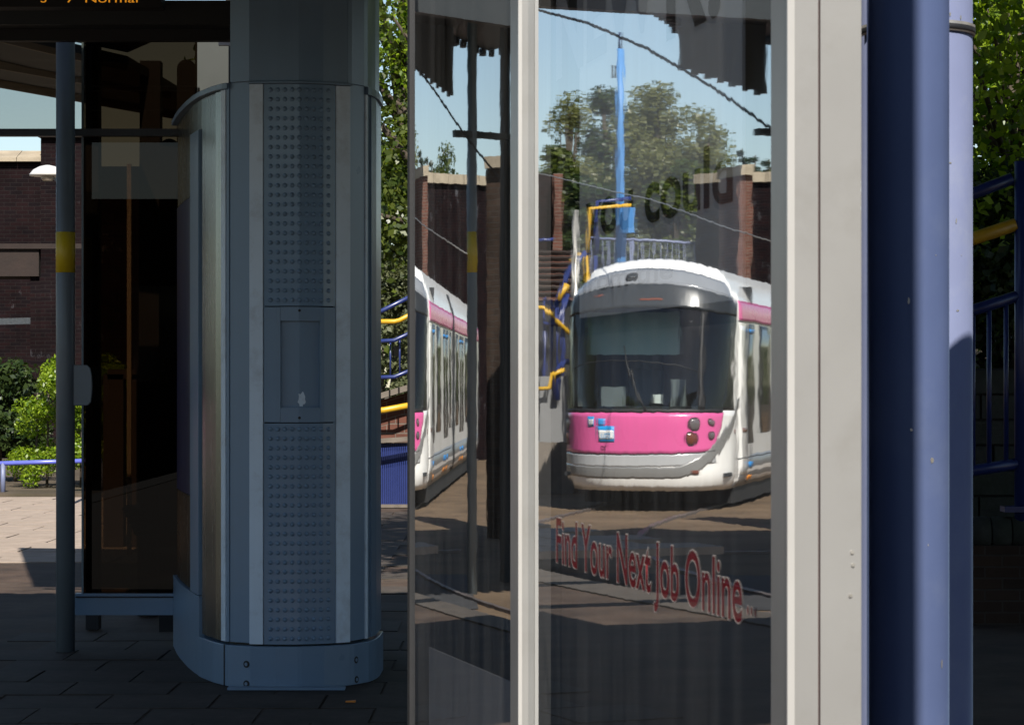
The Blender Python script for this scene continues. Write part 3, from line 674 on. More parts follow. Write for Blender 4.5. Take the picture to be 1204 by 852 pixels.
base = strip(236.5, 447, 0.0, .178, 0.014, 'plinth', M['slate'], cab, thick=0.05, nn=50, bevel=0.004)
strip(266.5, 267.3, 0.0, .178, 0.0145, 'plinth_joint', M['black'], cab, nn=2, bevel=0)
for (x, y) in ((292, 780), (292, 803), (415.5, 775), (416, 798)):
    screw(x, y, .0155, .0155, 'black', base); screw(x, y, .0175, .0075, 'slate', base)
# left flank: satin metal cover, slate corner strip, inner navy panel
strip(254.5, 262, .19, ZC - .022, 0.004, 'satin_strip', M['satin'], cab)
strip(262.2, 267.0, .19, ZC - .022, 0.010, 'trim_strip', M['slate_light'], cab, nn=3)
strip(267.2, 270.0, .19, ZC - .022, 0.004, 'trim_strip', M['slate'], cab, nn=3)
strip(237.5, 254.2, .19, ZC - .022, 0.0, 'satin_cover', M['satin'], cab)
z_nav = Zof(229, 11.6); z_nb = Zof(580, 11.9)
strip(226.5, 236.0, .36, Zof(155, 11.5), 0.012, 'flank_strip', M['slate'], cab)
strip(226.5, 237.2, Zof(155, 11.5), ZC - .022, 0.0, 'satin_cover', M['satin'], cab)
strip(208, 226.2, z_nb, z_nav, 0.0, 'navy_panel', M['navy'], cab)
strip(208, 226.2, .36, z_nb - .003, -0.002, 'satin_cover', M['satin'], cab)
strip(208, 226.2, z_nav + .003, ZC - .022, -0.004, 'satin_cover', M['satin'], cab)
strip(206, 236.4, 0.0, .355, 0.010, 'flank_plinth', M['slate'], cab)
# loose plate on the ground in front, small orange scrap
mb = MB(); p = G(352, 812, 10.83); mb.box((p.x - .06, 10.90, 0.005), (0.50, 0.07, 0.010)); mb.build('base_plate', M['slate'], cab)
mb = MB(); p = G(412, 826, 10.43); mb.hexa([(p.x - .02, p.y - .008, .004), (p.x + .02, p.y - .012, .004), (p.x + .022, p.y + .008, .005), (p.x - .018, p.y + .01, .004), (p.x - .02, p.y - .008, .009), (p.x + .02, p.y - .012, .011), (p.x + .022, p.y + .008, .012), (p.x - .018, p.y + .01, .009)])
tag(mb.build('scrap', M['tag_orange']), 'small orange scrap lying on the paving in front of the cabinet', 'litter')
# ================================================================== LEFT SHELTER (pole, beam, tinted end pane, roof)
ZR = 3.22
def roof(name, x0, x1, y0, y1, label, rib=0.0, slope=0.0, group='platform canopies'):
    t = thing(name, label, 'canopy', ((x0 + x1) / 2, (y0 + y1) / 2, ZR), group)
    def zz(x, y): return ZR + slope * (y - y0)
    mb = MB(); k = max(1, int((x1 - x0) / 0.25))
    for i in range(k):                                    # corrugated sheet: alternating troughs
        a = x0 + (x1 - x0) * i / k; b = x0 + (x1 - x0) * (i + .5) / k; c = x0 + (x1 - x0) * (i + 1) / k
        for (p, q, h) in ((a, b, 0.0), (b, c, 0.045)):
            mb.hexa([(p, y0, zz(p, y0) + .10 + h), (q, y0, zz(q, y0) + .10 + h), (q, y1, zz(q, y1) + .10 + h), (p, y1, zz(p, y1) + .10 + h),
                     (p, y0, zz(p, y0) + .16 + h), (q, y0, zz(q, y0) + .16 + h), (q, y1, zz(q, y1) + .16 + h), (p, y1, zz(p, y1) + .16 + h)])
    mb.build('roof_sheet', M['roof_under'], t)
    return t, zz
def roof_beam(t, a, b, w, h, m, name='roof_beam'):
    mb = MB(); mb.bar(a, b, w, h); return mb.build(name, m, t)
# canopy over the platform, out of view, sized to shade cabinet and paving
t, zz = roof('canopy', -5.2, 6.2, 5.5, 9.15, 'broad dark canopy above the near platform', group=None)
for y in (5.6, 6.7, 7.9, 9.05): roof_beam(t, (-5.15, y, ZR + .03), (6.15, y, ZR + .03), .08, .14, M['beam_dark'])
for (x, y) in ((-5.1, 5.6), (5.9, 5.6), (5.9, 9.0)): roof_beam(t, (x, y, 0), (x, y, ZR), .1, .1, M['beam_dark'], 'canopy_post')
t, zz = roof('canopy', -3.6, 6.2, 9.16, 12.2, 'dark canopy bay reaching over the cabinet and lintel beam', group=None)
for y in (9.3, 10.6, 12.1): roof_beam(t, (-5.15, y, ZR + .03), (6.15, y, ZR + .03), .08, .14, M['beam_dark'])
for (x, y) in ((-.75, 12.05), (5.9, 12.0)): roof_beam(t, (x, y, 0), (x, y, ZR), .1, .1, M['beam_dark'], 'canopy_post')
ZR0 = ZR; ZR = 3.95  # unseen higher bay added to shade the railing and bushes
t, zz = roof('canopy', 2.05, 7.0, 10.9, 15.9, 'higher dark canopy bay above the ramp railing', group=None)
for (x, y) in ((6.8, 11.1), (6.8, 15.7)): roof_beam(t, (x, y, -.02), (x, y, ZR + .1), .1, .1, M['beam_dark'], 'canopy_post')
roof_beam(t, (2.1, 12.4, ZR + .03), (6.9, 12.4, ZR + .03), .08, .14, M['beam_dark'])
ZR = ZR0
# far roof seen under the beam at upper left: slopes, with pale edge timbers
shel = thing('waiting_shelter', 'grey waiting shelter with yellow banded pole, tinted end pane and sloping roof', 'shelter', (Xof(77, 12.45), 12.45, 0))
Yp = 12.45; xp = Xof(77, Yp); rp = 11.0 / F * Yp
mb = MB(); mb.lathe((xp, Yp, 0), [(rp, 0.0), (rp, Zof(36, Yp))], 40); pole = mb.build('pole', M['pole_grey'], shel)
z0, z1 = Zof(320.5, Yp), Zof(273, Yp)
mb = MB(); mb.lathe((xp, Yp, 0), [(rp + .0012, z0), (rp + .0012, z1)], 40); mb.build('yellow_band', M['yellow'], pole)
# small rounded plate on the pole
a = G(87, 477, Yp - .02); mb = MB(); pts = []
x0, x1 = Xof(87, Yp), Xof(109, Yp); zt, zbm = Zof(429, Yp), Zof(476.5, Yp)
for (u, v) in ((0, 0), (.75, 0), (.92, .08), (.99, .28), (1, .5), (.98, .72), (.90, .92), (.72, 1), (0, 1)): pts.append((x0 + (x1 - x0) * u, zbm + (zt - zbm) * v))
mb.v = [(p[0], Yp - .02, p[1]) for p in pts] + [(p[0], Yp + .0, p[1]) for p in pts]; n_ = len(pts)
mb.f = [tuple(range(n_)), tuple(range(2 * n_ - 1, n_ - 1, -1))] + [(i, i + n_, (i + 1) % n_ + n_, (i + 1) % n_) for i in range(n_)]
mb.mi = [0] * len(mb.f); mb.uv = [None] * len(mb.f); mb.sm = [False] * len(mb.f); mb.build('pole_plate', M['pole_grey'], shel, bevel=.003)
# lintel beams
Yb = 12.3
mb = MB(); mb.box((Xof(110, Yb), Yb - .12, (Zof(36, Yb) + Zof(8, Yb)) / 2), (2.0, .16, Zof(8, Yb) - Zof(36, Yb))); mb.build('lintel_beam', M['beam_dark'], shel, bevel=.006)
mb = MB(); mb.box((Xof(110, Yb), Yb, (Zof(49, Yb) + Zof(34, Yb)) / 2), (2.0, .06, Zof(34, Yb) - Zof(49, Yb))); mb.build('lintel_beam', M['black'], shel, bevel=.004)
# horizontal rail through the pole at mid height
Yr = 12.62
mb = MB(); mb.box((Xof(100, Yr), Yr, (Zof(152, Yr) + Zof(160.5, Yr)) / 2), (Xof(212, Yr) - Xof(-12, Yr), .05, Zof(152, Yr) - Zof(160.5, Yr))); mb.build('cross_rail', M['beam_dark'], shel, bevel=.004)
mb = MB(); mb.box((Xof(46, 12.62), 12.66, (Zof(20, 12.66) + Zof(151.5, 12.66)) / 2), (Xof(98, 12.66) - Xof(-12, 12.66) - .02, .008, Zof(20, 12.66) - Zof(151.5, 12.66)))
mb.build('clerestory_pane', M['grey_glass'], shel)
# bottom rail and tinted pane
Yg = 12.70
zt, zb2 = Zof(697, Yg), Zof(722, Yg)
mb = MB(); mb.box(((Xof(89, Yg) + Xof(209, Yg)) / 2, Yg, (zt + zb2) / 2), (Xof(209, Yg) - Xof(89, Yg), .06, zt - zb2)); mb.build('bottom_rail', M['slate'], shel, bevel=.004)
mb = MB(); mb.box(((Xof(89, Yg) + Xof(209, Yg)) / 2, Yg - .008, zb2 + (zt - zb2) * .85), (Xof(209, Yg) - Xof(89, Yg) - .01, .06, .006)); mb.build('rail_lip', M['black'], shel)
x0, x1 = Xof(98, Yg), Xof(232, Yg); zg0, zg1 = zt - .01, Zof(49, Yg)
mb = MB(); mb.hexa([(x0, Yg, zg0), (x1, Yg, zg0), (x1, Yg + .01, zg0), (x0, Yg + .01, zg0), (x0, Yg, zg1), (x1, Yg, zg1), (x1, Yg + .01, zg1), (x0, Yg + .01, zg1)])
for i in (0, 1, 3, 4, 5): mb.mi[i] = 1
mb.mi[2] = 0
me_t = mb.build('tinted_pane', [M['tinted'], mat_glass('clear_edge', 1.2, (1, 1, 1))], shel)
mb = MB(); mb.box((x0 - .004, Yg + .005, (zg0 + zg1) / 2), (.010, .014, zg1 - zg0)); mb.build('pane_edge', M['tinted_edge'], shel)
# uprights of the shelter behind the pane
for (px, w, Y, yt) in ((110, 15, 13.6, 50), (175, 24, 14.4, 50)):
    mb = MB(); mb.bar((Xof(px, Y), Y, 0), (Xof(px + (3 if px > 150 else 0), Y), Y, ZR - .1), w / F * Y, .10); mb.build('upright', M['black'], shel)
mb = MB(); mb.box(((Xof(230, 12.95) + Xof(273, 12.95)) / 2, 12.95, (Zof(38, 12.95) + Zof(205, 12.95)) / 2), (Xof(273, 12.95) - Xof(230, 12.95), .05, Zof(38, 12.95) - Zof(205, 12.95))); mb.build('end_panel', mat('dark_olive_panel', (0.030, 0.034, 0.030), .5, 0, .1, 5), shel, bevel=.004)
# roof of the waiting shelter: underside falls towards the viewer's right
def P3(x, y, Y): return tuple(G(x, y, Y))
for (a, b, w, h, mk) in ((((-40, 36, 12.9), (68, 38, 12.9)), None, .05, .03, 'roof_wood'),
                         (((-60, 32, 13.8), (150, 81, 13.8)), None, .06, .035, 'roof_wood'),
                         (((-60, 88, 16.6), (260, 145, 16.6)), None, .06, .05, 'roof_wood')):
    mb = MB(); mb.bar(P3(*a[0]), P3(*a[1]), w, h); mb.build('roof_timber', M[mk], shel)
mb = MB()
A_, B_, C_, D_ = Vector(P3(-60, 28, 13.8)), Vector(P3(150, 77, 13.8)), Vector(P3(260, 141, 16.6)), Vector(P3(-60, 84, 16.6))
A2, B2 = Vector(P3(-60, 0, 12.9)), Vector(P3(210, 36, 12.9))
mb.hexa([A_, B_, C_, D_] + [p + up * .05 for p in (A_, B_, C_, D_)]); mb.build('roof_deck', M['roof_under'], shel)
mb = MB(); A3, B3, C3, D3 = A2, B2, Vector(P3(150, 62, 13.75)), Vector(P3(-60, 20, 13.75))
mb.hexa([A3, B3, C3, D3] + [p + up * .05 for p in (A3, B3, C3, D3)]); mb.build('roof_deck', M['roof_under'], shel)
mb = MB(); mb.bar(P3(-60, 66, 15.2), P3(200, 112, 15.2), .05, .05); mb.build('rafter', M['roof_wood'], shel)
# LED sign hung below the top beam
Yl = 11.9; led = thing('departure_display', 'black departure display with amber letters at the top of the picture', 'display', (Xof(100, Yl), Yl, Zof(4, Yl)))
z0, z1 = Zof(10.5, Yl), Zof(-26, Yl)
mb = MB(); mb.box((Xof(90, Yl), Yl, (z0 + z1) / 2), (Xof(192, Yl) - Xof(-12, Yl), .12, z1 - z0)); mb.build('case', M['black'], led, bevel=.006)
mb = MB(); mb.box((Xof(90, Yl), Yl, (z1 + ZR + .03) / 2), (.06, .06, ZR + .03 - z1)); mb.build('hanger', M['black'], led)
place_text('S', 0.052, M['led'], led, (Xof(50, Yl), Yl - .061, Zof(5.5, Yl)), (1, 0, 0), (0, 0, 1), sx=1.3)
place_text('7  Normal', 0.052, M['led'], led, (Xof(80, Yl), Yl - .061, Zof(5.5, Yl)), (1, 0, 0), (0, 0, 1), sx=1.55)
# bench under the shelter: five dark slats
ben = thing('slat_bench', 'bench of dark metal slats behind the tinted shelter pane', 'bench', (Xof(185, 14.2), 14.2, 0))
for k in range(5):
    Yk = 14.75 - k * .16; x0_ = Xof(145 + k * 3.2, Yk); z = Zof(600 + k * 6.6, Yk)
    mb = MB(); mb.tube([(x0_, Yk, z), (x0_ + .02, Yk, z + .012), (x0_ + .9, Yk, z + .012)], [.016, .022, .022], 8); mb.build('slat', M['black'], ben)
for xx in (Xof(168, 14.4), Xof(200, 14.4)):
    mb = MB(); mb.bar((xx, 14.15, .60), (xx, 14.75, .64), .04, .05); mb.bar((xx, 14.4, 0), (xx, 14.4, .6), .04, .04); mb.build('leg', M['black'], ben)
# two dark round-topped sign posts and a tilted white notice behind the cabinet
def round_board(cx, w, y_top, y_bot, Y, d=.08):
    mb = MB(); pts = []; r = w / 2; zt = Zof(y_top, Y)
    for k in range(13):
        a = math.pi * k / 12; pts.append((cx + r * math.cos(a), zt - r + r * math.sin(a)))
    pts += [(cx - r, Zof(y_bot, Y)), (cx + r, Zof(y_bot, Y))]; n2 = len(pts)
    mb.v = [(p[0], Y, p[1]) for p in pts] + [(p[0], Y + d, p[1]) for p in pts]
    mb.f = [tuple(reversed(range(n2))), tuple(range(n2, 2 * n2))] + [(i, (i + 1) % n2, (i + 1) % n2 + n2, i + n2) for i in range(n2)]
    mb.mi = [0] * len(mb.f); mb.uv = [None] * len(mb.f); mb.sm = [False] * len(mb.f); return mb
o = round_board(Xof(219, 14.2), 22 / F * 14.2, 70, 760, 14.2).build('round_topped_board', M['black']); tag(o, 'tall dark round topped board just left of the cabinet', 'information board')
o = round_board(Xof(199, 13.5), 24 / F * 13.5, 163, 745, 13.5).build('round_topped_board', M['black']); tag(o, 'shorter dark round topped board behind the tinted pane', 'information board')
nt_ = thing('tilted_notice', 'white tilted notice with a red stripe above the navy cabinet flank', 'notice', tuple(Vector((Xof(219, 13.2), 13.2, 0))))
Yn = 13.2; mb = MB(); q = [G(208, 226, Yn), G(228, 205, Yn), G(229, 163, Yn), G(213, 178, Yn)]
mb.hexa([tuple(q[0]), tuple(q[1]), tuple(q[1] + Vector((0, .02, 0))), tuple(q[0] + Vector((0, .02, 0))), tuple(q[3]), tuple(q[2]), tuple(q[2] + Vector((0, .02, 0))), tuple(q[3] + Vector((0, .02, 0)))]); mb.build('board', M['white_sign'], nt_)
mb = MB(); q = [G(206, 233, Yn), G(228, 215, Yn), G(228, 206, Yn), G(208, 226.5, Yn)]; dv = Vector((0, .018, 0)); uv_ = Vector((0, -.003, 0))
mb.hexa([tuple(q[0] + uv_), tuple(q[1] + uv_), tuple(q[1] + dv), tuple(q[0] + dv), tuple(q[3] + uv_), tuple(q[2] + uv_), tuple(q[2] + dv), tuple(q[3] + dv)]); mb.build('stripe', M['red_sign'], nt_)
mb = MB(); mb.bar((Xof(218, Yn), Yn + .04, 0), (Xof(218, Yn), Yn + .04, Zof(190, Yn)), .04, .04); mb.build('leg', M['black'], nt_)
o = MB(); o.box((Xof(268, 12.6), 12.6, (Zof(30, 12.6) + Zof(54, 12.6)) / 2), (.09, .03, Zof(30, 12.6) - Zof(54, 12.6)))
o.box((Xof(268, 12.6), 12.6, (Zof(30, 12.6) + ZR + .1) / 2), (.02, .02, ZR + .1 - Zof(30, 12.6) + .004), mi=1)
tag(o.build('hanging_sign', [M['white_sign'], M['black']]), 'small blank white sign hanging under the canopy beside the cabinet top', 'sign')
o = MB(); o.bar((Xof(152, 19.5), 19.5, -.02), (Xof(152, 19.5), 19.5, Zof(193, 19.5)), .032, .032)  # tan post placed for the reflection of a lit pole in the pane
tag(o.build('timber_post', M['timber']), 'thin tan timber post seen through the tinted pane', 'post')
o = MB(); o.bar((Xof(135, 20.5), 20.5, -.02), (Xof(135, 20.5), 20.5, Zof(440, 20.5)), .16, .16); o.bar((Xof(163, 20.5), 20.5, -.02), (Xof(163, 20.5), 20.5, Zof(440, 20.5)), .1, .16); o.bar((Xof(128, 20.5), 20.5, Zof(440, 20.5)), (Xof(168, 20.5), 20.5, Zof(440, 20.5)), .16, .08)
tag(o.build('timber_gate', mat('brown_timber', (0.026, 0.014, 0.008), 0.7, 0, .2, 3)), 'low brown timber gate behind the tinted pane', 'gate')

# ================================================================== BACKGROUND, LEFT: bridge, hedge, rail, lamp
def wall_box(mb, a, b, z0, z1, th):
    """upright slab from a to b (2D) with thickness th away from the viewer, brick UVs"""
    a = Vector((a[0], a[1], 0)); b = Vector((b[0], b[1], 0)); d = (b - a).normalized(); nr = Vector((-d.y, d.x, 0)) * th
    q = [a, b, b + nr, a + nr]
    mb.hexa([(p.x, p.y, z0) for p in q] + [(p.x, p.y, z1) for p in q])
def copy_obj(o, parent=None):
    c = o.copy(); C.objects.link(c)
    if parent is not None: c.parent = parent
    return c
Yw = 40.0
br = thing('brick_bridge', 'sooty brick bridge abutment with pale coping and whitewashed patches', 'bridge', (Xof(40, Yw), Yw, 0))
mb = MB(); wall_box(mb, (Xof(-60, Yw), Yw), (Xof(50, Yw), Yw), Zof(292, Yw), Zof(190, Yw), 1.2); mb.build('parapet', M['brick_dark'], br)
mb = MB(); wall_box(mb, (Xof(50, Yw), Yw - .15), (Xof(98, Yw), Yw - .15), 0, Zof(163, Yw), 1.6); mb.build('pier', M['brick_dark'], br)
mb = MB(); wall_box(mb, (Xof(98, Yw), Yw - .05), (Xof(260, Yw), Yw - .05), 0, Zof(196, Yw), 1.6); mb.build('wing_wall', M['brick_dark'], br)
mb = MB(); wall_box(mb, (Xof(36, Yw), Yw - .02), (Xof(50, Yw), Yw - .02), 0, Zof(325, Yw), 1.6); mb.build('jamb', M['brick_dark'], br)
x = -60
while x < 52:
    x2 = min(x + random.uniform(34, 46), 52.5); mb = MB(); a, b = Xof(x + .3, Yw), Xof(x2 - .3, Yw); zt, zm, zl = Zof(175 + random.uniform(-.4, .4), Yw), Zof(186, Yw), Zof(190.5, Yw)
    mb.hexa([(a, Yw - .12, zl), (b, Yw - .12, zl), (b, Yw + 1.3, zl), (a, Yw + 1.3, zl), (a, Yw - .12, zm), (b, Yw - .12, zm), (b, Yw + 1.3, zm), (a, Yw + 1.3, zm)])
    mb.hexa([(a, Yw - .12, zm), (b, Yw - .12, zm), (b, Yw + 1.3, zm), (a, Yw + 1.3, zm), (a, Yw + .35, zt), (b, Yw + .35, zt), (b, Yw + .9, zt), (a, Yw + .9, zt)])
    mb.build('coping_stone', M['coping'], br); x = x2
mb = MB(); wall_box(mb, (Xof(48, Yw), Yw - .25), (Xof(100, Yw), Yw - .25), Zof(163, Yw), Zof(158, Yw), 1.8); mb.build('pier_cap', M['lintel'], br)
mb = MB(); wall_box(mb, (Xof(-60, Yw), Yw - .1), (Xof(47, Yw), Yw - .1), Zof(325, Yw), Zof(293, Yw), 1.2); mb.build('lintel', M['lintel'], br)
mb = MB(); wall_box(mb, (Xof(-60, Yw), Yw - .16), (Xof(98, Yw), Yw - .16), Zof(293, Yw), Zof(287, Yw), .4); mb.build('string_course', M['lintel'], br)
mb = MB(); wall_box(mb, (Xof(-70, Yw + 5), Yw + 5), (Xof(70, Yw + 5), Yw + 5), 0, 3.4, 1.0); mb.build('inner_wall', M['brick_dark'], br)
mb = MB(); mb.bar(G(-40, 379, Yw + .8), G(36, 377, Yw + .8), .05, .10); mb.build('guard_bar', M['steel'], br)
# white domed lamp
lampo = thing('platform_lamp', 'white domed platform lamp in front of the brick bridge', 'lamp', (Xof(55, 27), 27, 0))
Yd = 27.0; xl = Xof(56, Yd); zl = Zof(207, Yd); rl = 21 / F * Yd
mb = MB(); mb.lathe((xl, Yd, zl), [(rl, 0), (rl * 1.0, .02), (rl * .8, .065), (rl * .45, .10), (rl * .12, .115)], 32); mb.build('shade', M['lamp_white'], lampo)
mb = MB(); mb.lathe((xl + .17, Yd + .02, 0), [(.03, -.02), (.03, zl - .08)], 12); mb.bar((xl + .17, Yd + .02, zl - .1), (xl + .02, Yd, zl + .01), .03, .03); mb.build('post', M['pole_grey'], lampo)
mb = MB(); mb.lathe((xl, Yd, zl - .05), [(.05, 0), (.07, .02), (.07, .055)], 16); mb.build('bulb_holder', M['steel'], lampo)
# low blue rail on posts
Yk = 30.2; bl = thing('knee_rail', 'low violet blue rail in front of the hedge', 'railing', (Xof(50, Yk), Yk, 0))
mb = MB(); mb.tube([G(-30, 545.5, Yk), G(120, 541, Yk)], .028, 10); mb.build('rail', mat('violet_rail_paint', (0.10, 0.12, 0.46), 0.3), bl)
for x in (3.5, 118): mb = MB(); mb.tube([(Xof(x, Yk), Yk, -.02), (Xof(x, Yk), Yk, Zof(544, Yk))], .03, 10); mb.build('post', M['mast_blue'], bl)

# ------------------------------------------------------------------ foliage
def leaves_mesh(name, centers, radii, count, size, squash=0.8, shell=0.35, aspect=0.62, droop=0.0, rng=None):
    rng = rng or np.random.RandomState(1)
    centers = np.asarray(centers, float); radii = np.asarray(radii, float)
    w = radii ** 2; pick = rng.choice(len(centers), count, p=w / w.sum())
    d = rng.normal(size=(count, 3)); d /= np.linalg.norm(d, axis=1)[:, None]
    rad = (shell + (1 - shell) * rng.rand(count) ** 0.6)[:, None]
    pos = centers[pick] + d * rad * radii[pick][:, None] * np.array([1, 1, squash])
    nrm = d * 0.6 + rng.normal(size=(count, 3)) * 0.7 + np.array([0, 0, 0.35]); nrm /= np.linalg.norm(nrm, axis=1)[:, None]
    t = np.cross(nrm, rng.normal(size=(count, 3))); t /= np.linalg.norm(t, axis=1)[:, None] + 1e-9
    t[:, 2] -= droop; t /= np.linalg.norm(t, axis=1)[:, None]
    b = np.cross(nrm, t)
    s = (size * (0.6 + 0.8 * rng.rand(count)))[:, None]
    A = pos - t * s * .5; B = pos + b * s * aspect * .5 + nrm * s * .08; Cc = pos + t * s * .5; D = pos - b * s * aspect * .5 + nrm * s * .08
    v = np.stack([A, B, Cc, D], 1).reshape(-1, 3)
    me = bpy.data.meshes.new(name); me.vertices.add(count * 4); me.vertices.foreach_set('co', v.ravel())
    me.loops.add(count * 4); me.loops.foreach_set('vertex_index', np.arange(count * 4)); me.polygons.add(count)
    me.polygons.foreach_set('loop_start', np.arange(count) * 4); me.polygons.foreach_set('loop_total', np.full(count, 4))
    me.update(); return me
def crown_obj(name, parent, m, *a, **k):
    me = leaves_mesh(name, *a, **k); me.materials.append(m); o = bpy.data.objects.new(name, me); C.objects.link(o)
    if parent is not None: attach(o, parent)
    return o
def tree(name, label, base, h, r, m, leaf=0.14, n=5000, trunk_h=None, seed=1, group=None, lobes=14, lean=(0, 0), cat='tree', squash=.8, narrow=1.0):
    rng = np.random.RandomState(seed); rr = random.Random(seed); base = Vector(base)
    t = thing(name, label, cat, tuple(base), group); trunk_h = trunk_h or h * .35
    mb = MB(); top = base + Vector((lean[0], lean[1], h * .82)); mid = base + Vector((lean[0] * .3 + .1, lean[1] * .3, trunk_h))
    tr = max(.06, h * .018); mb.tube([base - Vector((0, 0, .1)), base + Vector((0, 0, trunk_h * .4)), mid, mid.lerp(top, .5), top], [tr * 1.5, tr * 1.1, tr * .9, tr * .5, tr * .15], 8)
    cs, rs = [], []
    for k in range(lobes):
        f = rr.random(); a = rr.uniform(0, 6.28); zc = trunk_h + (h - trunk_h) * (.12 + .80 * f)
        env = r * (math.sin(math.pi * min(.98, .22 + .70 * f)) ** .6) * narrow
        q = env * rr.uniform(.25, .85); c = base + Vector((lean[0] * f + q * math.cos(a), lean[1] * f + q * math.sin(a), zc))
        cs.append(tuple(c)); rs.append(max(r * rr.uniform(.26, .52) * (1.1 - .45 * f), (h - trunk_h) * .105 * (1.15 - .5 * f)))
        st = mid.lerp(top, max(0, f - .25)); mb.tube([st, st.lerp(c, .6) + Vector((0, 0, .1 * r)), c], [tr * .45, tr * .28, tr * .08], 5)
    mb.build('trunk', M['bark'], t)
    crown_obj('crown', t, m, cs, rs, n, leaf, rng=rng, squash=squash, shell=.1)
    return t
def conifer(label, base, h, r, m, n=7000, seed=1, group=None, leaf=.11):
    rng = np.random.RandomState(seed); base = Vector(base); t = thing('conifer', label, 'tree', tuple(base), group)
    mb = MB(); mb.tube([base - Vector((0, 0, .1)), base + Vector((0, 0, h * .97))], [.16, .02], 8); cs, rs = [], []
    for k in range(80):
        f = rng.rand(); z = h * (.10 + .88 * f); q = r * (1 - f) * rng.uniform(.3, .95) + .08; a = rng.uniform(0, 6.28)
        c = base + Vector((q * math.cos(a), q * math.sin(a), z)); cs.append(tuple(c)); rs.append(max(.14, r * .30 * (1.1 - f)))
        mb.tube([base + Vector((0, 0, z + .1)), c], [.03, .01], 4)
    mb.build('trunk', M['bark'], t); crown_obj('crown', t, m, cs, rs, n, leaf, rng=rng, squash=.5, aspect=.3, droop=.3); return t
# hedge clumps at left
hd = thing('hedge', 'bright green hedge beside the grey pole', 'hedge', (Xof(52, 30.9), 31.2, 0))
rng = np.random.RandomState(5); cs, rs = [], []
for k in range(46):
    px = rng.uniform(26, 150); y = rng.uniform(425, 560) + max(0, (48 - px)) * 2.3; cs.append(tuple(G(px, y, 31.0 + rng.uniform(0, 1.2)))); rs.append(rng.uniform(.14, .24))
crown_obj('foliage', hd, M['leaf_bright'], cs, rs, 15000, .05, rng=rng, aspect=.5)
mb = MB()
for px in (42, 55, 70, 95, 130): mb.tube([(Xof(px, 31.6), 31.6, -.02), (Xof(px + 2, 31.6), 31.6, 1.2)], [.02, .01], 5)
mb.build('stem', M['bark'], hd)
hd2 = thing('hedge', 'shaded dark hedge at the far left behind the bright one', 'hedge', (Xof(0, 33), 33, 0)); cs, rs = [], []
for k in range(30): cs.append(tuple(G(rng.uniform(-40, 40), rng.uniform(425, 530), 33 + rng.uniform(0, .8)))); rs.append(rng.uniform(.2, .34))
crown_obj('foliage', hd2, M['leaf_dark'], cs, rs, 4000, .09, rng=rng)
mb = MB()
for px in (-20, 0, 18): mb.tube([(Xof(px, 33.4), 33.4, -.02), (Xof(px, 33.4), 33.4, 1.3)], [.03, .01], 5)
mb.build('stem', M['bark'], hd2)
mb = MB(); q = [(-9, 29.7), (-1.4, 29.7), (-1.4, 39.9), (-9, 39.9)]; mb.hexa([(x, y, -.05) for x, y in q] + [(x, y, .03) for x, y in q]); struct(mb.build('planting_soil', M['ground']))

# ================================================================== MIDDLE GAP: trees, stair rails, blue panel
tree('ash_tree', 'tall sunlit leafy tree filling the gap right of the cabinet', (Xof(470, 34), 34.0, 0), 8.6, 2.6, M['leaf_bright'], leaf=.085, n=32000, seed=11, trunk_h=2.2, lobes=34)
tree('ash_tree', 'leafy tree behind the screen with crown reaching over the gap', (Xof(560, 31), 32.0, 0), 9.0, 2.8, M['leaf_mid'], leaf=.09, n=16000, seed=12, trunk_h=2.4, lobes=26)
sh = thing('grey_shrub', 'grey green shrub behind the blue and yellow stair rails', 'shrub', (Xof(462, 31), 31.0, 0)); cs, rs = [], []
for k in range(34): cs.append(tuple(G(rng.uniform(438, 500), rng.uniform(320, 470), 31 + rng.uniform(0, .8)))); rs.append(rng.uniform(.16, .3))
crown_obj('foliage', sh, M['leaf_grey'], cs, rs, 7000, .07, rng=rng)
mb = MB()
for px in (450, 462, 478): mb.tube([(Xof(px, 31.6), 31.6, -.02), (Xof(px, 31.6), 31.6, 2.2)], [.03, .01], 5)
mb.build('stem', M['bark'], sh)
Yq = 27.0
st = thing('stair_flank', 'brick flank of the stairs with grey copings and blue slatted panel', 'stairs', (Xof(465, Yq), Yq, 0))
def slope_wall(xa, ya, xb, yb_, y_bot, Y, th, m, name, parent):
    mb = MB(); a, b = Xof(xa, Y), Xof(xb, Y)
    mb.hexa([(a, Y, Zof(y_bot, Y)), (b, Y, Zof(y_bot, Y)), (b, Y + th, Zof(y_bot, Y)), (a, Y + th, Zof(y_bot, Y)), (a, Y, Zof(ya, Y)), (b, Y, Zof(yb_, Y)), (b, Y + th, Zof(yb_, Y)), (a, Y + th, Zof(ya, Y))]); return mb.build(name, m, parent)
slope_wall(430, 476, 520, 449, 520, Yq + .25, .5, M['brick_red'], 'flank_wall', st)
mb = MB(); mb.bar(G(430, 470.5, Yq + .2), G(520, 444, Yq + .2), .5, .06); mb.build('coping', M['kerb'], st)
mb = MB(); mb.bar(G(430, 519, Yq), G(520, 513, Yq), .12, .045); mb.build('coping', M['kerb'], st)
mb = MB(); a, b = Xof(430, Yq), Xof(520, Yq); nn_ = 40
for k in range(nn_):
    x = a + (b - a) * k / nn_; w = (b - a) / nn_
    mb = MB(); mb.box((x + w * .31, Yq + .02, (Zof(521, Yq) + .012) / 2), (w * .62, .04, Zof(521, Yq) - .012)); o = mb.build('slat', M['blue_rail'], st)
mb = MB(); mb.box(((a + b) / 2, Yq + .06, (Zof(521, Yq) + .012) / 2), (b - a, .03, Zof(521, Yq) - .012)); mb.build('panel_back', M['navy'], st)
mb = MB(); mb.box(((a + b) / 2, Yq + .02, .018), (b - a, .14, .032)); mb.build('panel_sill', M['kerb'], st)
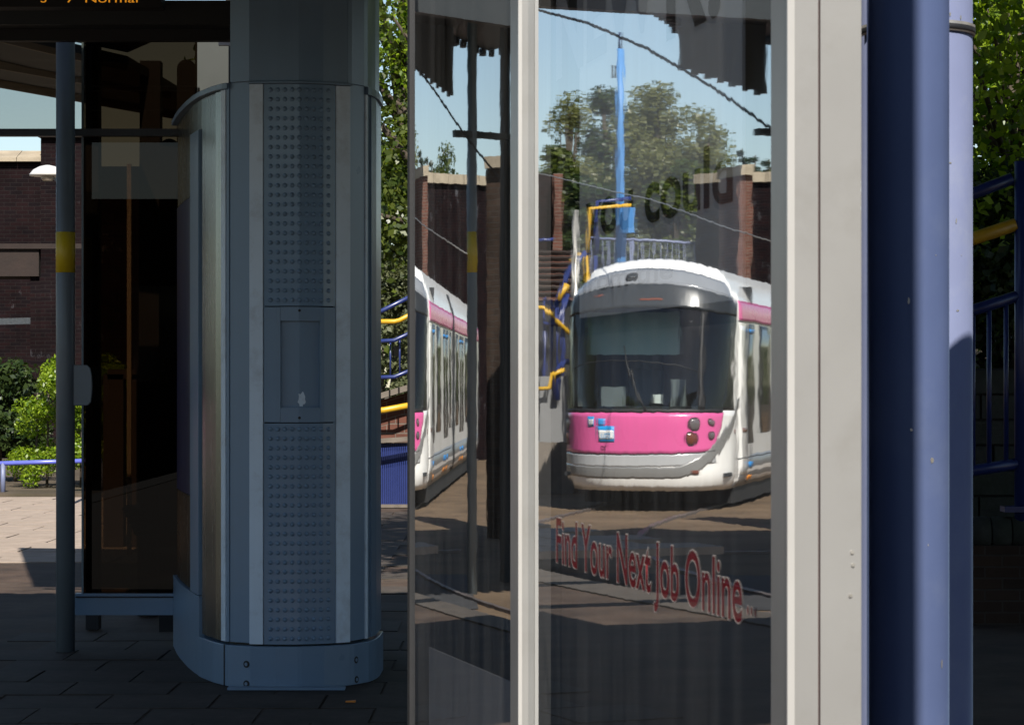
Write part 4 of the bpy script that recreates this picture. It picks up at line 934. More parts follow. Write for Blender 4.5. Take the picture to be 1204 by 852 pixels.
def handrail(label, m, pts, r, name='handrail', balusters=None, low=None, Y=26.6, extra=None):
    t = thing(name, label, 'handrail', (pts[0][0] and Xof(pts[0][0], Y), Y, 0)); mb = MB(); mb.tube([G(x, y, Y) for x, y in pts], r, 10); mb.build('rail', m, t)
    return t
hb = handrail('upper navy stair handrail with balusters in the gap', M['blue_rail'], [(428, 375), (452, 364), (500, 340)], .024)
mb = MB(); mb.tube([G(x, y, 26.6) for x, y in ((428, 402), (464, 400), (500, 383))], .022, 10); mb.build('rail', M['blue_rail'], hb)
mb = MB(); mb.tube([G(x, y, 26.6) for x, y in ((428, 444), (464, 443), (500, 428))], .022, 10); mb.build('rail', M['blue_rail'], hb)
for x in (433, 447, 459, 470, 481, 492):
    mb = MB(); yt = 400.5 if x < 464 else 400 - (x - 464) * .47; yl = 443.5 if x < 464 else 443 - (x - 464) * .42
    mb.tube([G(x, yt, 26.6), G(x, yl, 26.6)], .010, 6); mb.build('baluster', M['blue_rail'], hb)
mb = MB(); mb.tube([G(428, 382, 26.6), (Xof(428, 26.6), 26.6, -.02)], .03, 8); mb.tube([G(500, 340, 26.6), (Xof(500, 26.6), 26.6, -.02)], .03, 8); mb.build('post', M['blue_rail'], hb)
hy = handrail('bright yellow stair handrail in the gap', M['yellow_rail'], [(428, 378), (464, 378), (470, 376.5), (500, 361)], .026, Y=26.3)
mb = MB(); mb.tube([G(428, 378, 26.3), (Xof(428, 26.3), 26.3, -.02)], .028, 8); mb.tube([G(500, 361, 26.3), (Xof(500, 26.3), 26.3, -.02)], .028, 8); mb.build('post', M['yellow_rail'], hy)
hl = handrail('lower dull yellow handrail in front of the brick stair flank', M['yellow_rail'], [(428, 484), (452, 482), (500, 473)], .034, Y=26.4)
mb = MB(); mb.tube([G(428, 484, 26.4), (Xof(428, 26.4), 26.4, -.02)], .028, 8); mb.tube([G(500, 473, 26.4), (Xof(500, 26.4), 26.4, -.02)], .028, 8); mb.build('post', M['yellow_rail'], hl)

# ================================================================== RIGHT EDGE: ramp railing, stone wall, bushes
Ye = 14.0
rw = thing('stone_wall', 'dark block retaining wall behind the navy ramp railing', 'wall', (Xof(1180, 15.6), 15.6, 0))
yw2 = 15.6; mb = MB(); mb.hexa([(2.5, yw2 + .012, -.02), (6, yw2 + .012, -.02), (6, yw2 + .4, -.02), (2.5, yw2 + .4, -.02), (2.5, yw2 + .012, 1.40), (6, yw2 + .012, 1.40), (6, yw2 + .4, 1.40), (2.5, yw2 + .4, 1.40)]); mb.build('core', M['mortar'], rw)
z = 0.0; r = 0; first = None
while z < 1.38:
    x = 2.5 - (.14 if r % 2 else 0); hgt = .155
    while x < 3.7:
        w = random.uniform(.22, .32); mb = MB(); mb.box((x + w / 2, yw2 + .03, z + hgt / 2), (w - .014, .08 + random.uniform(0, .03), hgt - .014)); mb.build('block', M['stone'], rw, bevel=.012, seg=1); x += w
    z += hgt; r += 1
lw = thing('kerb_wall', 'low dark wall with round coping at the bottom right', 'wall', (Xof(1180, Ye), Ye, 0))
zc_ = Zof(640, Ye); mb = MB(); mb.hexa([(2.4, Ye - .12, -.02), (6, Ye - .12, -.02), (6, Ye + .2, -.02), (2.4, Ye + .2, -.02), (2.4, Ye - .12, zc_), (6, Ye - .12, zc_), (6, Ye + .2, zc_), (2.4, Ye + .2, zc_)]); mb.build('core', M['brick_brown'], lw)
x = 2.4
while x < 3.5:
    mb = MB(); mb.tube([(x + .004, Ye + .03, zc_ + .06), (x + .108, Ye + .03, zc_ + .06)], .095, 14); mb.build('coping_brick', M['stone'], lw); x += .112
ra = thing('ramp_railing', 'navy ramp railing with balusters and a yellow handrail', 'railing', (Xof(1200, Ye), Ye, 0))
def rl(m, pts, r, name='rail', n=12): mb = MB(); mb.tube([G(x, y, Ye) for x, y in pts], r, n); return mb.build(name, m, ra)
rl(M['blue_rail'], [(1060, 257), (1143, 228), (1190, 210)], .034, 'top_rail'); rl(M['yellow_rail'], [(1060, 304), (1143, 281), (1194, 264)], .036, 'yellow_handrail')
rl(M['blue_rail'], [(1060, 390), (1143, 365), (1196, 348)], .032, 'middle_rail'); rl(M['blue_rail'], [(1060, 560), (1143, 553), (1196, 545)], .032, 'bottom_rail')
for x in (1085, 1104, 1124, 1144, 1163, 1183):
    yt = 365 - (x - 1143) * .32; yb2 = 553 - (x - 1143) * .15; mb = MB(); mb.tube([G(x, yt, Ye), G(x, yb2, Ye)], .0135, 8); mb.build('baluster', M['blue_rail'], ra)
mb = MB(); a = G(1200, 190, Ye); mb.tube([(a.x, Ye, zc_ + .1), (a.x, Ye, a.z)], .034, 14); mb.build('post', M['blue_rail'], ra)
mb = MB(); mb.box((a.x - .02, Ye, Zof(598, Ye)), (.16, .14, .03)); mb.build('base_plate', M['blue_rail'], ra)
mb = MB(); a2 = G(1062, 190, Ye); mb.tube([(a2.x, Ye, zc_ + .1), (a2.x, Ye, G(1062, 250, Ye).z)], .034, 14); mb.build('post', M['blue_rail'], ra)
tree('hazel_bush', 'leafy hazel bush above the stone wall at the right edge', (Xof(1185, 17.2), 17.2, 1.3), 3.1, 1.7, M['leaf_bright'], leaf=.075, n=16000, seed=21, trunk_h=.3, lobes=30, cat='bush')
tree('hazel_bush', 'darker low bush spilling over the stone wall behind the railing', (Xof(1165, 16.6), 16.6, 1.2), 1.5, 1.0, M['leaf_dark'], leaf=.06, n=12000, seed=22, trunk_h=.15, lobes=26, cat='bush')
tree('bank_tree', 'tall dark tree rising on the bank at the right edge', (Xof(1230, 20), 20.5, .9), 8.5, 2.9, M['leaf_dark'], leaf=.085, n=24000, seed=23, trunk_h=.6, lobes=44)
mb = MB(); mb.hexa([(2.4, 15.9, -.3), (30, 15.9, -.3), (30, 60, -.3), (2.4, 60, -.3), (2.4, 15.9, 1.25), (30, 15.9, 1.25), (30, 60, 4.5), (2.4, 60, 4.5)]); struct(mb.build('earth_bank', M['ground']))

# trees added behind the glazed screen to shade the paving in the gap
tree('sycamore', 'tall sycamore with its trunk hidden behind the silver framed screen', (0.55, 14.7, -.02), 9.2, 2.7, M['leaf_mid'], leaf=.16, n=9000, seed=51, trunk_h=4.0, lobes=34)
tree('sycamore', 'lower sycamore further along behind the blue mast', (1.35, 19.8, -.02), 8.0, 2.2, M['leaf_bright'], leaf=.075, n=26000, seed=52, trunk_h=3.2, lobes=34)
# ================================================================== THE TRAM (stands down the line to the left; seen mirrored in the panes)
tram = thing('tram', 'white tram with pink nose panel and pink roof stripe mirrored in the glass screen', 'tram', tuple(TRAM_O))
fw = -tback; lf = Vector((-fw.y, fw.x, 0))
def TL(x, y, z): return TRAM_O + fw * x + lf * y + Vector((0, 0, z))
NOSE, NEXP = 1.15, 2.7
def hw(z):
    w = 1.11
    if z < .5: w -= .10 * ((.5 - z) / .22) ** 2
    if z > 2.80: w -= .30 * min(1, (z - 2.80) / .52) ** 2.0
    return w
def rake(z):
    r = 0.0
    if z < .55: r += .10 * ((.55 - z) / .27) ** 2
    if z > 1.15: r += .55 * ((z - 1.15) / 1.8) ** 1.5
    if z > 2.92: r += .40 * ((z - 2.92) / .40) ** 2.2
    return r
def S(t, z):
    """tram skin: t = -1..1 round the nose (negative = the side the glass shows), beyond that along the flank, 10 m per unit"""
    sg = 1 if t >= 0 else -1; at = abs(t)
    if at <= 1:
        th_ = at * math.pi / 2; y = hw(z) * sg * max(0, math.sin(th_)) ** (2 / NEXP); cx = max(0, math.cos(th_))
        x = NOSE * cx ** (2 / NEXP) - NOSE - rake(z) * cx ** .55 * (1 - .25 * at * at)
    else:
        y = hw(z) * sg; x = -NOSE - (at - 1) * 10
    if z > 2.3: z = z - .20 * min(1.2, abs(y) / .95) ** 2.2 * min(1.0, (z - 2.3) / .9)
    return Vector((x, y, z))
def Sn(t, z):
    e = .004; a = S(t + e, z) - S(t - e, z); b = S(t, min(z + .01, 3.31)) - S(t, z - .01); n_ = a.cross(b); n_.normalize()
    c = S(t, z) - Vector((-3, 0, z))
    return n_ if n_.dot(Vector((c.x, c.y, 0))) > 0 else -n_
def spt(t, z, off=0.0):
    p = S(t, z)
    if off: p = p + Sn(t, z) * off
    return TL(p.x, p.y, p.z)
def patch(t0, t1, z0, z1, off, nu, nv, mb=None):
    """skin patch; z0/z1 may be functions of u, t0/t1 functions of v"""
    mb = mb or MB(); fz = lambda q, u: q(u) if callable(q) else q
    def fn(u, v):
        a, b = fz(t0, v), fz(t1, v); t = a + (b - a) * u; z = fz(z0, u) + (fz(z1, u) - fz(z0, u)) * v
        return spt(t, z, off)
    mb.grid(fn, nu, nv); return mb
def thick(mb, o, th_=.012):
    m = o.modifiers.new('thick', 'SOLIDIFY'); m.thickness = th_; m.offset = 0; return o
LT = 2.75           # flank end (t)
body = MB()
patch(-1, 1, .28, 1.31, 0, 72, 14, body)
WS = .90
patch(-1, -WS, 1.31, 3.0, 0, 6, 20, body); patch(WS, 1, 1.31, 3.0, 0, 6, 20, body)
patch(-1, 1, 2.98, 3.32, 0, 72, 16, body)
for s_ in (-1, 1): patch(s_ * 1.0, s_ * LT, .28, 3.32, 0, 40, 30, body)
def roof_fn(u, v):
    t = u * LT; a = S(-t, 3.32); b = S(t, 3.32); p = a.lerp(b, v); p.z += .02 * math.sin(math.pi * v) * max(0, min(1, u * 4 - 1)); return TL(p.x, p.y, p.z)
body.grid(roof_fn, 60, 8)
tb = body.build('body', M['white'], tram)
thick(None, tb, .02)
o = patch(-WS, WS, lambda u: 2.66, lambda u: 3.00, .014, 60, 8).build('header_band', M['header'], tram); thick(None, o, .01)
o = patch(lambda v: -.66 - .235 * v ** .8, WS - .005, 1.30, lambda u: 2.66, .004, 60, 24).build('windscreen', M['screen_glass'], tram)
o2_ = patch(-WS + .02, WS - .02, lambda u: 2.965, lambda u: 3.175, .016, 60, 6).build('header_strip', mat('tram_header_grey', (0.20, 0.21, 0.225), .2, 0, .06, 2, coat=.5), tram); thick(None, o2_, .006)
o = patch(-WS - .004, lambda v: -.66 - .235 * v ** .8, 1.30, 2.67, .005, 6, 24).build('corner_panel', M['tram_dark'], tram); thick(None, o, .008)
# black frame round the windscreen
fr = MB()
patch(-.70, WS, 1.285, 1.335, .009, 50, 2, fr); patch(WS - .045, WS, 1.3, 2.67, .009, 2, 20, fr); patch(-.45, -.39, 1.32, 2.67, .009, 2, 20, fr)
o = fr.build('windscreen_frame', M['black'], tram); thick(None, o, .01)
# nose colours
pk = patch(lambda v: -.57 - .16 * v, .97, lambda u: .745 + .05 * (2 * u - 1) ** 2, lambda u: 1.285, .008, 60, 10).build('pink_panel', M['pink'], tram); thick(None, pk, .01)
o = patch(-.60, .97, lambda u: .585 + .05 * (2 * u - 1) ** 2, lambda u: .742 + .05 * (2 * u - 1) ** 2, .0085, 60, 6).build('bumper_top', mat('tram_pale_silver', (0.40, 0.405, 0.41), .25, .1, .04, 2, coat=.5), tram); thick(None, o, .01)
def sw(u): return max(0.0, (u - .58) / .42)
o = patch(.97, -1.02, lambda u: .44 + .05 * (2 * u - 1) ** 2 + .86 * sw(u) ** 1.7, lambda u: .583 + .05 * (2 * u - 1) ** 2 + .86 * sw(u) ** 1.45, .0095, 70, 6).build('silver_band', M['silver'], tram); thick(None, o, .01)
o = patch(-1.02, -1.09, .45, 2.5, .008, 3, 20).build('door_edge_strip', M['white'], tram)
o.name = 'pillar_cover'; thick(None, o, .01)
gp = MB(); patch(-.60, .97, lambda u: .737 + .05 * (2 * u - 1) ** 2, lambda u: .752 + .05 * (2 * u - 1) ** 2, .0125, 60, 1, gp); patch(-1.12, -1.125, .3, 2.5, .012, 1, 20, gp); patch(-1.0, -1.62, .66, .672, .012, 30, 1, gp); patch(-1.0, -1.62, 2.578, 2.590, .012, 30, 1, gp)
o = gp.build('panel_gap', M['black'], tram); thick(None, o, .004); stuff(o)
def lampset(t, z, r, m=M['lens'], rim=True):
    p = spt(t, z, .012); nr = (spt(t, z, .1) - spt(t, z, 0)).normalized(); mb = MB(); mb.tube([p, p + nr * .012], [r * 1.2, r * 1.1], 14)
    h = mb.build('headlight', M['black'], tram); mb = MB(); mb.tube([p + nr * .010, p + nr * .020, p + nr * .026], [r, r * .85, r * .3], 14); mb.build('lens', m, h)
for (t, z, r) in ((-.36, 1.14, .075), (-.33, .95, .085), (-.53, 1.16, .045), (-.53, .99, .050), (.72, 1.13, .075), (.72, .95, .080), (.85, 1.14, .045), (.85, .98, .045)): lampset(t, z, r, M['lens_amber'] if (abs(t) < .4 and z < 1) or (t > .7 and z < 1) else M['lens'])
for (t, z) in ((-.37, .52), (.80, .56)):
    o = patch(t - .035, t + .035, z - .025, z + .025, .016, 4, 2).build('fog_lamp', M['lens_amber'], tram); thick(None, o, .012)
for (t, z) in ((-.93, 1.03), (-1.06, 1.04)):
    o = patch(t - .018, t + .018, z - .03, z + .03, .016, 4, 2).build('side_marker', M['lens_amber'], tram); thick(None, o, .012)
# emblem on the pink: blue square with white middle and a letter, small outline above, number below
tl_ = .20
lg = patch(tl_ - .085, tl_ + .06, .905, 1.115, .015, 6, 4).build('logo', M['logo_blue'], tram); thick(None, lg, .006)
o = patch(tl_ - .075, tl_ + .05, .945, 1.06, .020, 6, 4).build('logo_white', M['white_sign'], lg); thick(None, o, .004)
o = patch(tl_ + .09, tl_ + .15, 1.10, 1.235, .015, 4, 3).build('logo_pin', M['logo_blue'], lg); thick(None, o, .006)
o = patch(tl_ + .105, tl_ + .135, 1.12, 1.20, .020, 4, 3).build('logo_pin_centre', M['white_sign'], lg); thick(None, o, .004)
o = patch(tl_ + .00, tl_ + .05, 1.12, 1.21, .015, 4, 3).build('logo_flag', M['logo_blue'], lg); thick(None, o, .006)
exs = (spt(tl_ + .05, 1, .02) - spt(tl_ - .05, 1, .02)).normalized()
nr = (spt(tl_, 1, .1) - spt(tl_, 1, 0)).normalized()
if exs.cross(up).dot(nr) < 0: exs = -exs
pc_ = spt(tl_ - .012, .955, .024)
place_text('m', .15, M['logo_blue'], lg, pc_ - exs * .075, exs, up, sx=1.0)
place_text('20', .085, M['ink'], tram, spt(tl_, .80, .022) - exs * .055, exs, up, sx=1.15, name='fleet_number')
# round emblem on the header, small amber destination characters
p = spt(.07, 3.05, .026); n2 = (spt(.07, 3.05, .1) - spt(.07, 3.05, 0)).normalized(); mb = MB(); mb.tube([p, p + n2 * .015], .075, 18); h = mb.build('front_camera', M['black'], tram); mb = MB(); mb.tube([p + n2 * .014, p + n2 * .03], [.05, .03], 14); mb.build('lens', M['header'], h)
for (t, z, w) in ((-.03, 2.76, .05), (.30, 2.86, .03)):
    o = patch(t - w, t + w, z - .012, z + .012, .026, 6, 1).build('destination_character', M['led_red'], tram); thick(None, o, .003)
# wiper
mb = MB(); mb.tube([spt(u, z, .02) for u, z in ((-.02, 1.31), (.0, 1.45), (.05, 1.9), (.08, 2.15))], .012, 6); mb.build('wiper', M['black'], tram)
mb = MB(); mb.tube([spt(u, z, .016) for u, z in ((.58, 1.86), (.4, 1.93), (.2, 1.96), (0, 1.95), (-.2, 1.9), (-.38, 1.82))], .006, 5); mb.build('heater_wire', M['cab_dark'], tram)
# cab interior
def tbox(x0, x1, y0, y1, z0, z1, name, m, bevel=.01):
    mb = MB(); q = [TL(x0, y0, 0), TL(x1, y0, 0), TL(x1, y1, 0), TL(x0, y1, 0)]
    if (q[1] - q[0]).cross(q[2] - q[1]).z < 0: q = q[::-1]
    mb.hexa([(v.x, v.y, TRAM_O.z + z0) for v in q] + [(v.x, v.y, TRAM_O.z + z1) for v in q]); return mb.build(name, m, tram, bevel=bevel)
tbox(-2.6, -2.55, -1.1, 1.1, .5, 3.0, 'cab_wall', M['cab_dark']); tbox(-1.15, -.62, -.95, .95, .6, 1.36, 'dashboard', M['cab_dark'], .04)
tbox(-1.08, -1.06, -.36, .92, 2.05, 2.62, 'sun_blind', M['blind'], .003); tbox(-2.5, -.5, -1.1, 1.1, .45, .5, 'cab_floor', M['cab_dark'])
mb = MB(); mb.tube([TL(-1.9, .25, .5 + 1.30), TL(-1.86, .25, 1.30 + .75), TL(-1.84, .25, 1.30 + .95)], [.22, .24, .12], 12); mb.tube([TL(-1.9, .25, 1.0), TL(-1.9, .25, 1.85)], [.20, .24], 12); mb.build('driver_seat', M['cab_grey'], tram)
tbox(-1.0, -.98, -.12, -.02, 1.40, 1.52, 'cab_paper', M['white_sign'], 0); tbox(-1.25, -1.10, .42, .72, 1.36, 1.62, 'control_panel', M['cab_grey'], .02); tbox(-1.2, -1.10, -.42, -.24, 1.36, 1.72, 'control_panel', M['cab_grey'], .02)
# flanks
for sg in (-1, 1):
    def fp(s0, s1, z0, z1, off, name, m, nu=4, nv=4, parent=tram):
        o = patch(sg * (1 + s0 / 10), sg * (1 + s1 / 10), z0, z1, off, nu, nv).build(name, m, parent); thick(None, o, .008); return o
    if sg < 0:
        o = patch(-1.0 - .012, -LT, lambda u: 2.60, lambda u: 2.97, .009, 60, 6).build('pink_stripe', M['pink'], tram)
    else:
        o = patch(1.012, LT, 2.60, 2.97, .009, 60, 6).build('pink_stripe', M['pink'], tram)
    thick(None, o, .01)
    o = patch(sg * 1.0, sg * LT, lambda u: .29, lambda u: .30 + .40 * min(1, u * 14) ** .6, .008, 80, 3).build('grey_skirt', M['tram_grey'], tram); thick(None, o, .01)
    for k, (s0, s1, z0, z1) in enumerate(((.95, 1.45, .34, 2.56), (2.0, 3.2, .98, 2.56), (3.9, 4.5, .34, 2.56), (4.65, 5.25, .34, 2.56), (5.6, 6.3, .98, 2.56), (7.7, 8.9, .98, 2.56), (9.3, 9.9, .34, 2.56), (10.05, 10.65, .34, 2.56), (11.2, 13.0, .98, 2.56), (13.4, 15.4, .98, 2.56))):
        if z0 < .5:
            d = fp(s0, s1, z0, z1, .011, 'door', M['tram_dark'])
            fp(s0 + .08, s1 - .08, .52, .60, .018, 'tag', M['tag_blue'], 2, 1, d); fp(s0 + .08, s1 - .08, .36, .42, .018, 'tag', M['tag_orange'], 2, 1, d); fp(s0 + .05, s1 - .05, 2.38, 2.45, .018, 'tag', M['tag_blue'], 2, 1, d)
        else: fp(s0, s1, z0, z1, .011, 'window', M['tram_dark'])
    o = patch(sg * 1.67, sg * 1.73, .3, 3.25, .02, 4, 20).build('gangway_bellows', M['black'], tram); thick(None, o, .02)
tbox(-17.5, -1.5, -1.0, 1.0, .06, .40, 'underframe', M['black'])
for xx in (-3.6, -5.2, -12.0, -13.6):
    for yy in (-.74, .74):
        mb = MB(); a = TL(xx, yy - .06, .30); b = TL(xx, yy + .06, .30); mb.tube([a, b], .29, 18); mb.build('wheel', M['rail'], tram)

# ================================================================== WHAT ELSE THE PANES MIRROR (stands to the left and behind the tram)
def stand(px, yt, d, mk, r, name, label, cat, z0=-.42, n=10, taper=1.0, top=None):
    p = RB(px, 0, d); mb = MB(); zt = Zof(yt, d); mb.lathe((p.x, p.y, 0), [(r, z0), (r * taper, zt)], n); o = mb.build(name, M[mk], None); return o
# long bridge wall behind the tram
def wall_rb(name, label, pts, y_top, d, m, th_=.8, cop=True, cat='wall', z0=-.42):
    a = RB(pts[0], 0, d[0]); b = RB(pts[1], 0, d[1]); t = thing(name, label, cat, (a.x, a.y, z0))
    z1 = Zof(y_top[0], d[0]); z2 = Zof(y_top[1], d[1]); dd = (b - a); dd.z = 0; dd.normalize(); nr = Vector((-dd.y, dd.x, 0))
    if nr.dot(a) < 0: nr = -nr
    q = [a, b, b + nr * th_, a + nr * th_]; zt = [z1, z2, z2, z1]
    if (q[1] - q[0]).cross(q[2] - q[1]).z < 0: q = q[::-1]; zt = zt[::-1]
    mb = MB(); mb.hexa([(p.x, p.y, z0) for p in q] + [(p.x, p.y, h) for p, h in zip(q, zt)]); mb.build('brickwork', m, t)
    if cop:
        L = (b - a); L.z = 0; n_ = max(1, int(L.length / 1.1))
        for k in range(n_):
            f0, f1 = k / n_ + .004, (k + 1) / n_ - .004; p0, p1 = a.lerp(b, f0), a.lerp(b, f1); h0, h1 = z1 + (z2 - z1) * f0, z1 + (z2 - z1) * f1
            c = [p0 - nr * .12, p1 - nr * .12, p1 + nr * (th_ + .12), p0 + nr * (th_ + .12)]; hh = [h0, h1, h1, h0]
            if (c[1] - c[0]).cross(c[2] - c[1]).z < 0: c = c[::-1]; hh = hh[::-1]
            mb = MB(); mb.hexa([(p.x, p.y, h + .005) for p, h in zip(c, hh)] + [(p.x, p.y, h + .21) for p, h in zip(c, hh)]); mb.build('coping_stone', M['coping'], t)
    return t
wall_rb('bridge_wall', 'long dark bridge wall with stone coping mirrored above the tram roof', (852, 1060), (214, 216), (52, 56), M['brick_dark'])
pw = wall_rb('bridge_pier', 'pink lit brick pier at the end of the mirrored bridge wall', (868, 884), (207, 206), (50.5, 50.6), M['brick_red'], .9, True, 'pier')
# near dark abutment seen in the far pane beside the shelter pole
a = RA(572, 0, 27.5); b = RA(660, 0, 27.0)
ab = thing('brick_abutment', 'tall brown brick abutment mirrored behind the banded pole in the narrow pane', 'wall', (a.x, a.y, -.4))
dd = (b - a); dd.z = 0; dd.normalize(); nr = Vector((-dd.y, dd.x, 0)); nr = nr if nr.dot(Vector((a.x, a.y, 0))) > 0 else -nr
q = [a, b, b + nr * .4, a + nr * .4]; q = q if (q[1] - q[0]).cross(q[2] - q[1]).z > 0 else q[::-1]
mb = MB(); mb.hexa([(p.x, p.y, -.42) for p in q] + [(p.x, p.y, Zof(193, 26.8)) for p in q]); mb.build('brickwork', M['brick_brown'], ab)
L = (b - a).length; k_ = int(L / .9)
for k in range(k_):
    p0, p1 = a.lerp(b, k / k_ + .003), a.lerp(b, (k + 1) / k_ - .003); c = [p0 - nr * .1, p1 - nr * .1, p1 + nr * .5, p0 + nr * .5]; c = c if (c[1] - c[0]).cross(c[2] - c[1]).z > 0 else c[::-1]; zc2 = Zof(193, 26.8)
    mb = MB(); mb.hexa([(p.x, p.y, zc2 + .004) for p in c] + [(p.x, p.y, zc2 + .13) for p in c]); mb.build('coping_stone', M['coping'], ab)
# far-left canopy with corrugated edge, its banded pole and cross rail
V2 = lambda p: Vector((p.x, p.y, 0))
KS = 1.62; ZR2 = EYE + (ZR + .02 - EYE) * KS
poly = [V2(RB(750, 0, 12.9 * KS)), V2(RB(797, 0, 13.9 * KS)), V2(RB(797, 0, 14.15 * KS)), V2(RB(868, 0, 14.2 * KS)), V2(RB(915, 0, 14.6 * KS)), V2(RA(533, 0, 23.5)), V2(RA(572, 0, 24.5)), V2(RA(640, 0, 24.0)), Vector((-16.5, 19.5, 0)), Vector((-14.5, 11.5, 0)), V2(RB(930, 0, 9.0 * KS)), V2(RB(770, 0, 10.6 * KS))]  # left corners lie out of view, added so the roof shades the pole
sh2 = thing('tram_shelter', 'platform shelter with corrugated roof edge and yellow banded pole mirrored in the narrow pane', 'shelter', tuple(V2(RA(555, 0, 12.45 * KS))))
ar = sum(poly[i].x * poly[(i + 1) % len(poly)].y - poly[(i + 1) % len(poly)].x * poly[i].y for i in range(len(poly)))
if ar < 0: poly = poly[::-1]
mb = MB(); mb.prism([(p.x, p.y) for p in poly], ZR2 + .06, ZR2 + .14); mb.build('roof_deck', M['roof_under'], sh2)
mb = MB()
for i in range(len(poly)):
    p, q2 = poly[i], poly[(i + 1) % len(poly)]; k_ = max(1, int((q2 - p).length / .20))
    for j in range(k_):
        c = p.lerp(q2, (j + .5) / k_); mb.lathe((c.x, c.y, ZR2), [(.07, 0), (.07, .061)], 6)
mb.build('corrugated_edge', M['black'], sh2)
pp = RA(555, 0, 12.45 * KS); rp2 = rp * KS; mb = MB(); mb.lathe((pp.x, pp.y, 0), [(rp2, -.42), (rp2, ZR2 + .06)], 24); p2 = mb.build('pole', M['pole_grey'], sh2)
mb = MB(); mb.lathe((pp.x, pp.y, 0), [(rp2 + .002, Zof(320.5, 12.45 * KS)), (rp2 + .002, Zof(273, 12.45 * KS))], 24); mb.build('yellow_band', M['yellow'], p2)
a = RA(534, 157, 12.3 * KS); b = RA(640, 163, 12.9 * KS); mb = MB(); mb.bar(a, b, .08, .05); mb.build('cross_rail', M['beam_dark'], sh2)
a = RA(594, 0, 13.2 * KS); mb = MB(); mb.bar((a.x, a.y, -.42), (a.x, a.y, ZR2 + .05), .12, .12); mb.build('upright', M['black'], sh2)
pA, pB = RA(486, 0, 22.6), RA(533, 0, 22.9); nn_ = 14; mb = MB()
for k in range(nn_):
    p0, p1 = pA.lerp(pB, k / nn_), pA.lerp(pB, (k + 1) / nn_); zb_ = Zof(84 + 30 * (k + .5) / nn_, 22.7) + (.03 if k % 2 else 0)
    q = [V2(p0), V2(p1), V2(p1 + (p1 - Vector((0, 0, 0))).normalized() * .05), V2(p0 + (p0 - Vector((0, 0, 0))).normalized() * .05)]
    q = q if (q[1] - q[0]).cross(q[2] - q[1]).z > 0 else q[::-1]
    mb.hexa([(p.x, p.y, zb_) for p in q] + [(p.x, p.y, ZR2 + .062) for p in q])
mb.build('wind_panel', mat('grey_wind_panel', (0.05, 0.055, 0.06), .4, 0, .1, 3), sh2)
# grey mast, bright blue mast
o = stand(676.5, 247, 39, 'steel', .048, 'signal_post', '', ''); tag(o, 'pale grey post mirrored left of the tram', 'post')
bm = thing('overhead_mast', 'bright blue overhead line mast mirrored above the tram', 'mast', tuple(RB(729, 0, 43)))
p = RB(729.5, 0, 43); r_ = 5.0 / F * 43; mb = MB(); mb.lathe((p.x, p.y, 0), [(r_ * 1.15, -.42), (r_, Zof(150, 43)), (r_ * .92, Zof(58, 43))], 16); mb.build('pole', M['sky_blue'], bm)
mb = MB(); mb.lathe((p.x, p.y, 0), [(r_ * .55, Zof(60, 43)), (r_ * .45, Zof(38, 43))], 10); mb.build('finial', M['navy'], bm)
p3 = RB(739, 0, 42.6); mb = MB(); mb.box((p3.x, p3.y, (Zof(244, 42.6) + Zof(274, 42.6)) / 2), (.16, .16, Zof(244, 42.6) - Zof(274, 42.6)), R(-22)); mb.bar((p3.x, p3.y, Zof(250, 42.6)), (p.x, p.y, Zof(250, 42.6)), .05, .05); mb.build('control_box', M['sky_blue'], bm, bevel=.01)
mb = MB(); mb.bar(RB(722, 79, 43), RB(729, 79, 43), .03, .03); mb.bar(RB(722, 77, 43), RB(722, 92, 43), .03, .03); mb.build('bracket', M['black'], bm)
# overhead wires
mb = MB(); mb.tube([RB(x, y, d) for x, y, d in ((560, -2, 24), (632, 12, 22.5), (690, 27, 21.5), (760, 57, 20.5), (840, 104, 20), (905, 150, 19.8), (990, 205, 19.6))], .0125, 6)
wire_top = mb.build('feeder_cable', M['black']); tag(wire_top, 'thick dark overhead cable slanting across the mirrored sky', 'cable')
mb = MB(); mb.tube([RB(x, y, d) for x, y, d in ((560, 190, 40), (640, 205, 38), (700, 220, 35), (770, 236, 32), (852, 267, 29), (960, 300, 27))], .008, 5); tag(mb.build('contact_wire', M['steel']), 'thin pale contact wire sagging over the mirrored tram roof', 'wire')
# brick pier and steps with handrails left of the tram
def box_rb(x0, x1, y0, y1, d, depth, m, name, parent=None, zbase=None):
    a, b = RB(x0, 0, d), RB(x1, 0, d); dd = (b - a); dd.normalize(); nr = Vector((-dd.y, dd.x, 0)); nr = nr if nr.dot(a) > 0 else -nr
    q = [a, b, b + nr * depth, a + nr * depth]; q = q if (q[1] - q[0]).cross(q[2] - q[1]).z > 0 else q[::-1]
    z0 = Zof(y1, d) if zbase is None else zbase; mb = MB(); mb.hexa([(p.x, p.y, z0) for p in q] + [(p.x, p.y, Zof(y0, d)) for p in q]); return mb.build(name, m, parent)
pr = thing('brick_pier', 'dark brick pier with one lit red face mirrored behind the steps', 'pier', tuple(RB(640, 0, 47)))
box_rb(600, 650.5, 205, 0, 47, 1.6, M['brick_dark'], 'shaded_face', pr, -.42); box_rb(651, 661, 204, 0, 46.6, 1.4, M['brick_red'], 'lit_face', pr, -.42)  # lit and shaded sides are put into two brick colours
sp_ = thing('brick_steps', 'flight of red brick steps mirrored to the left of the tram', 'steps', tuple(RB(650, 0, 41)))
for k in range(8):
    y = 346 - k * 7; o = box_rb(600, 674, y, y + 7.2, 41 + k * .38, .42, M['brick_red'], 'step', sp_); 
    o2 = box_rb(600, 674.5, y - 2.6, y - .1, 40.95 + k * .38, .44, M['kerb'] if False else M['lintel'], 'tread', sp_)
box_rb(600, 674, 352, 0, 41.02, 3.4, M['mortar'], 'base_wall', sp_, -.42)
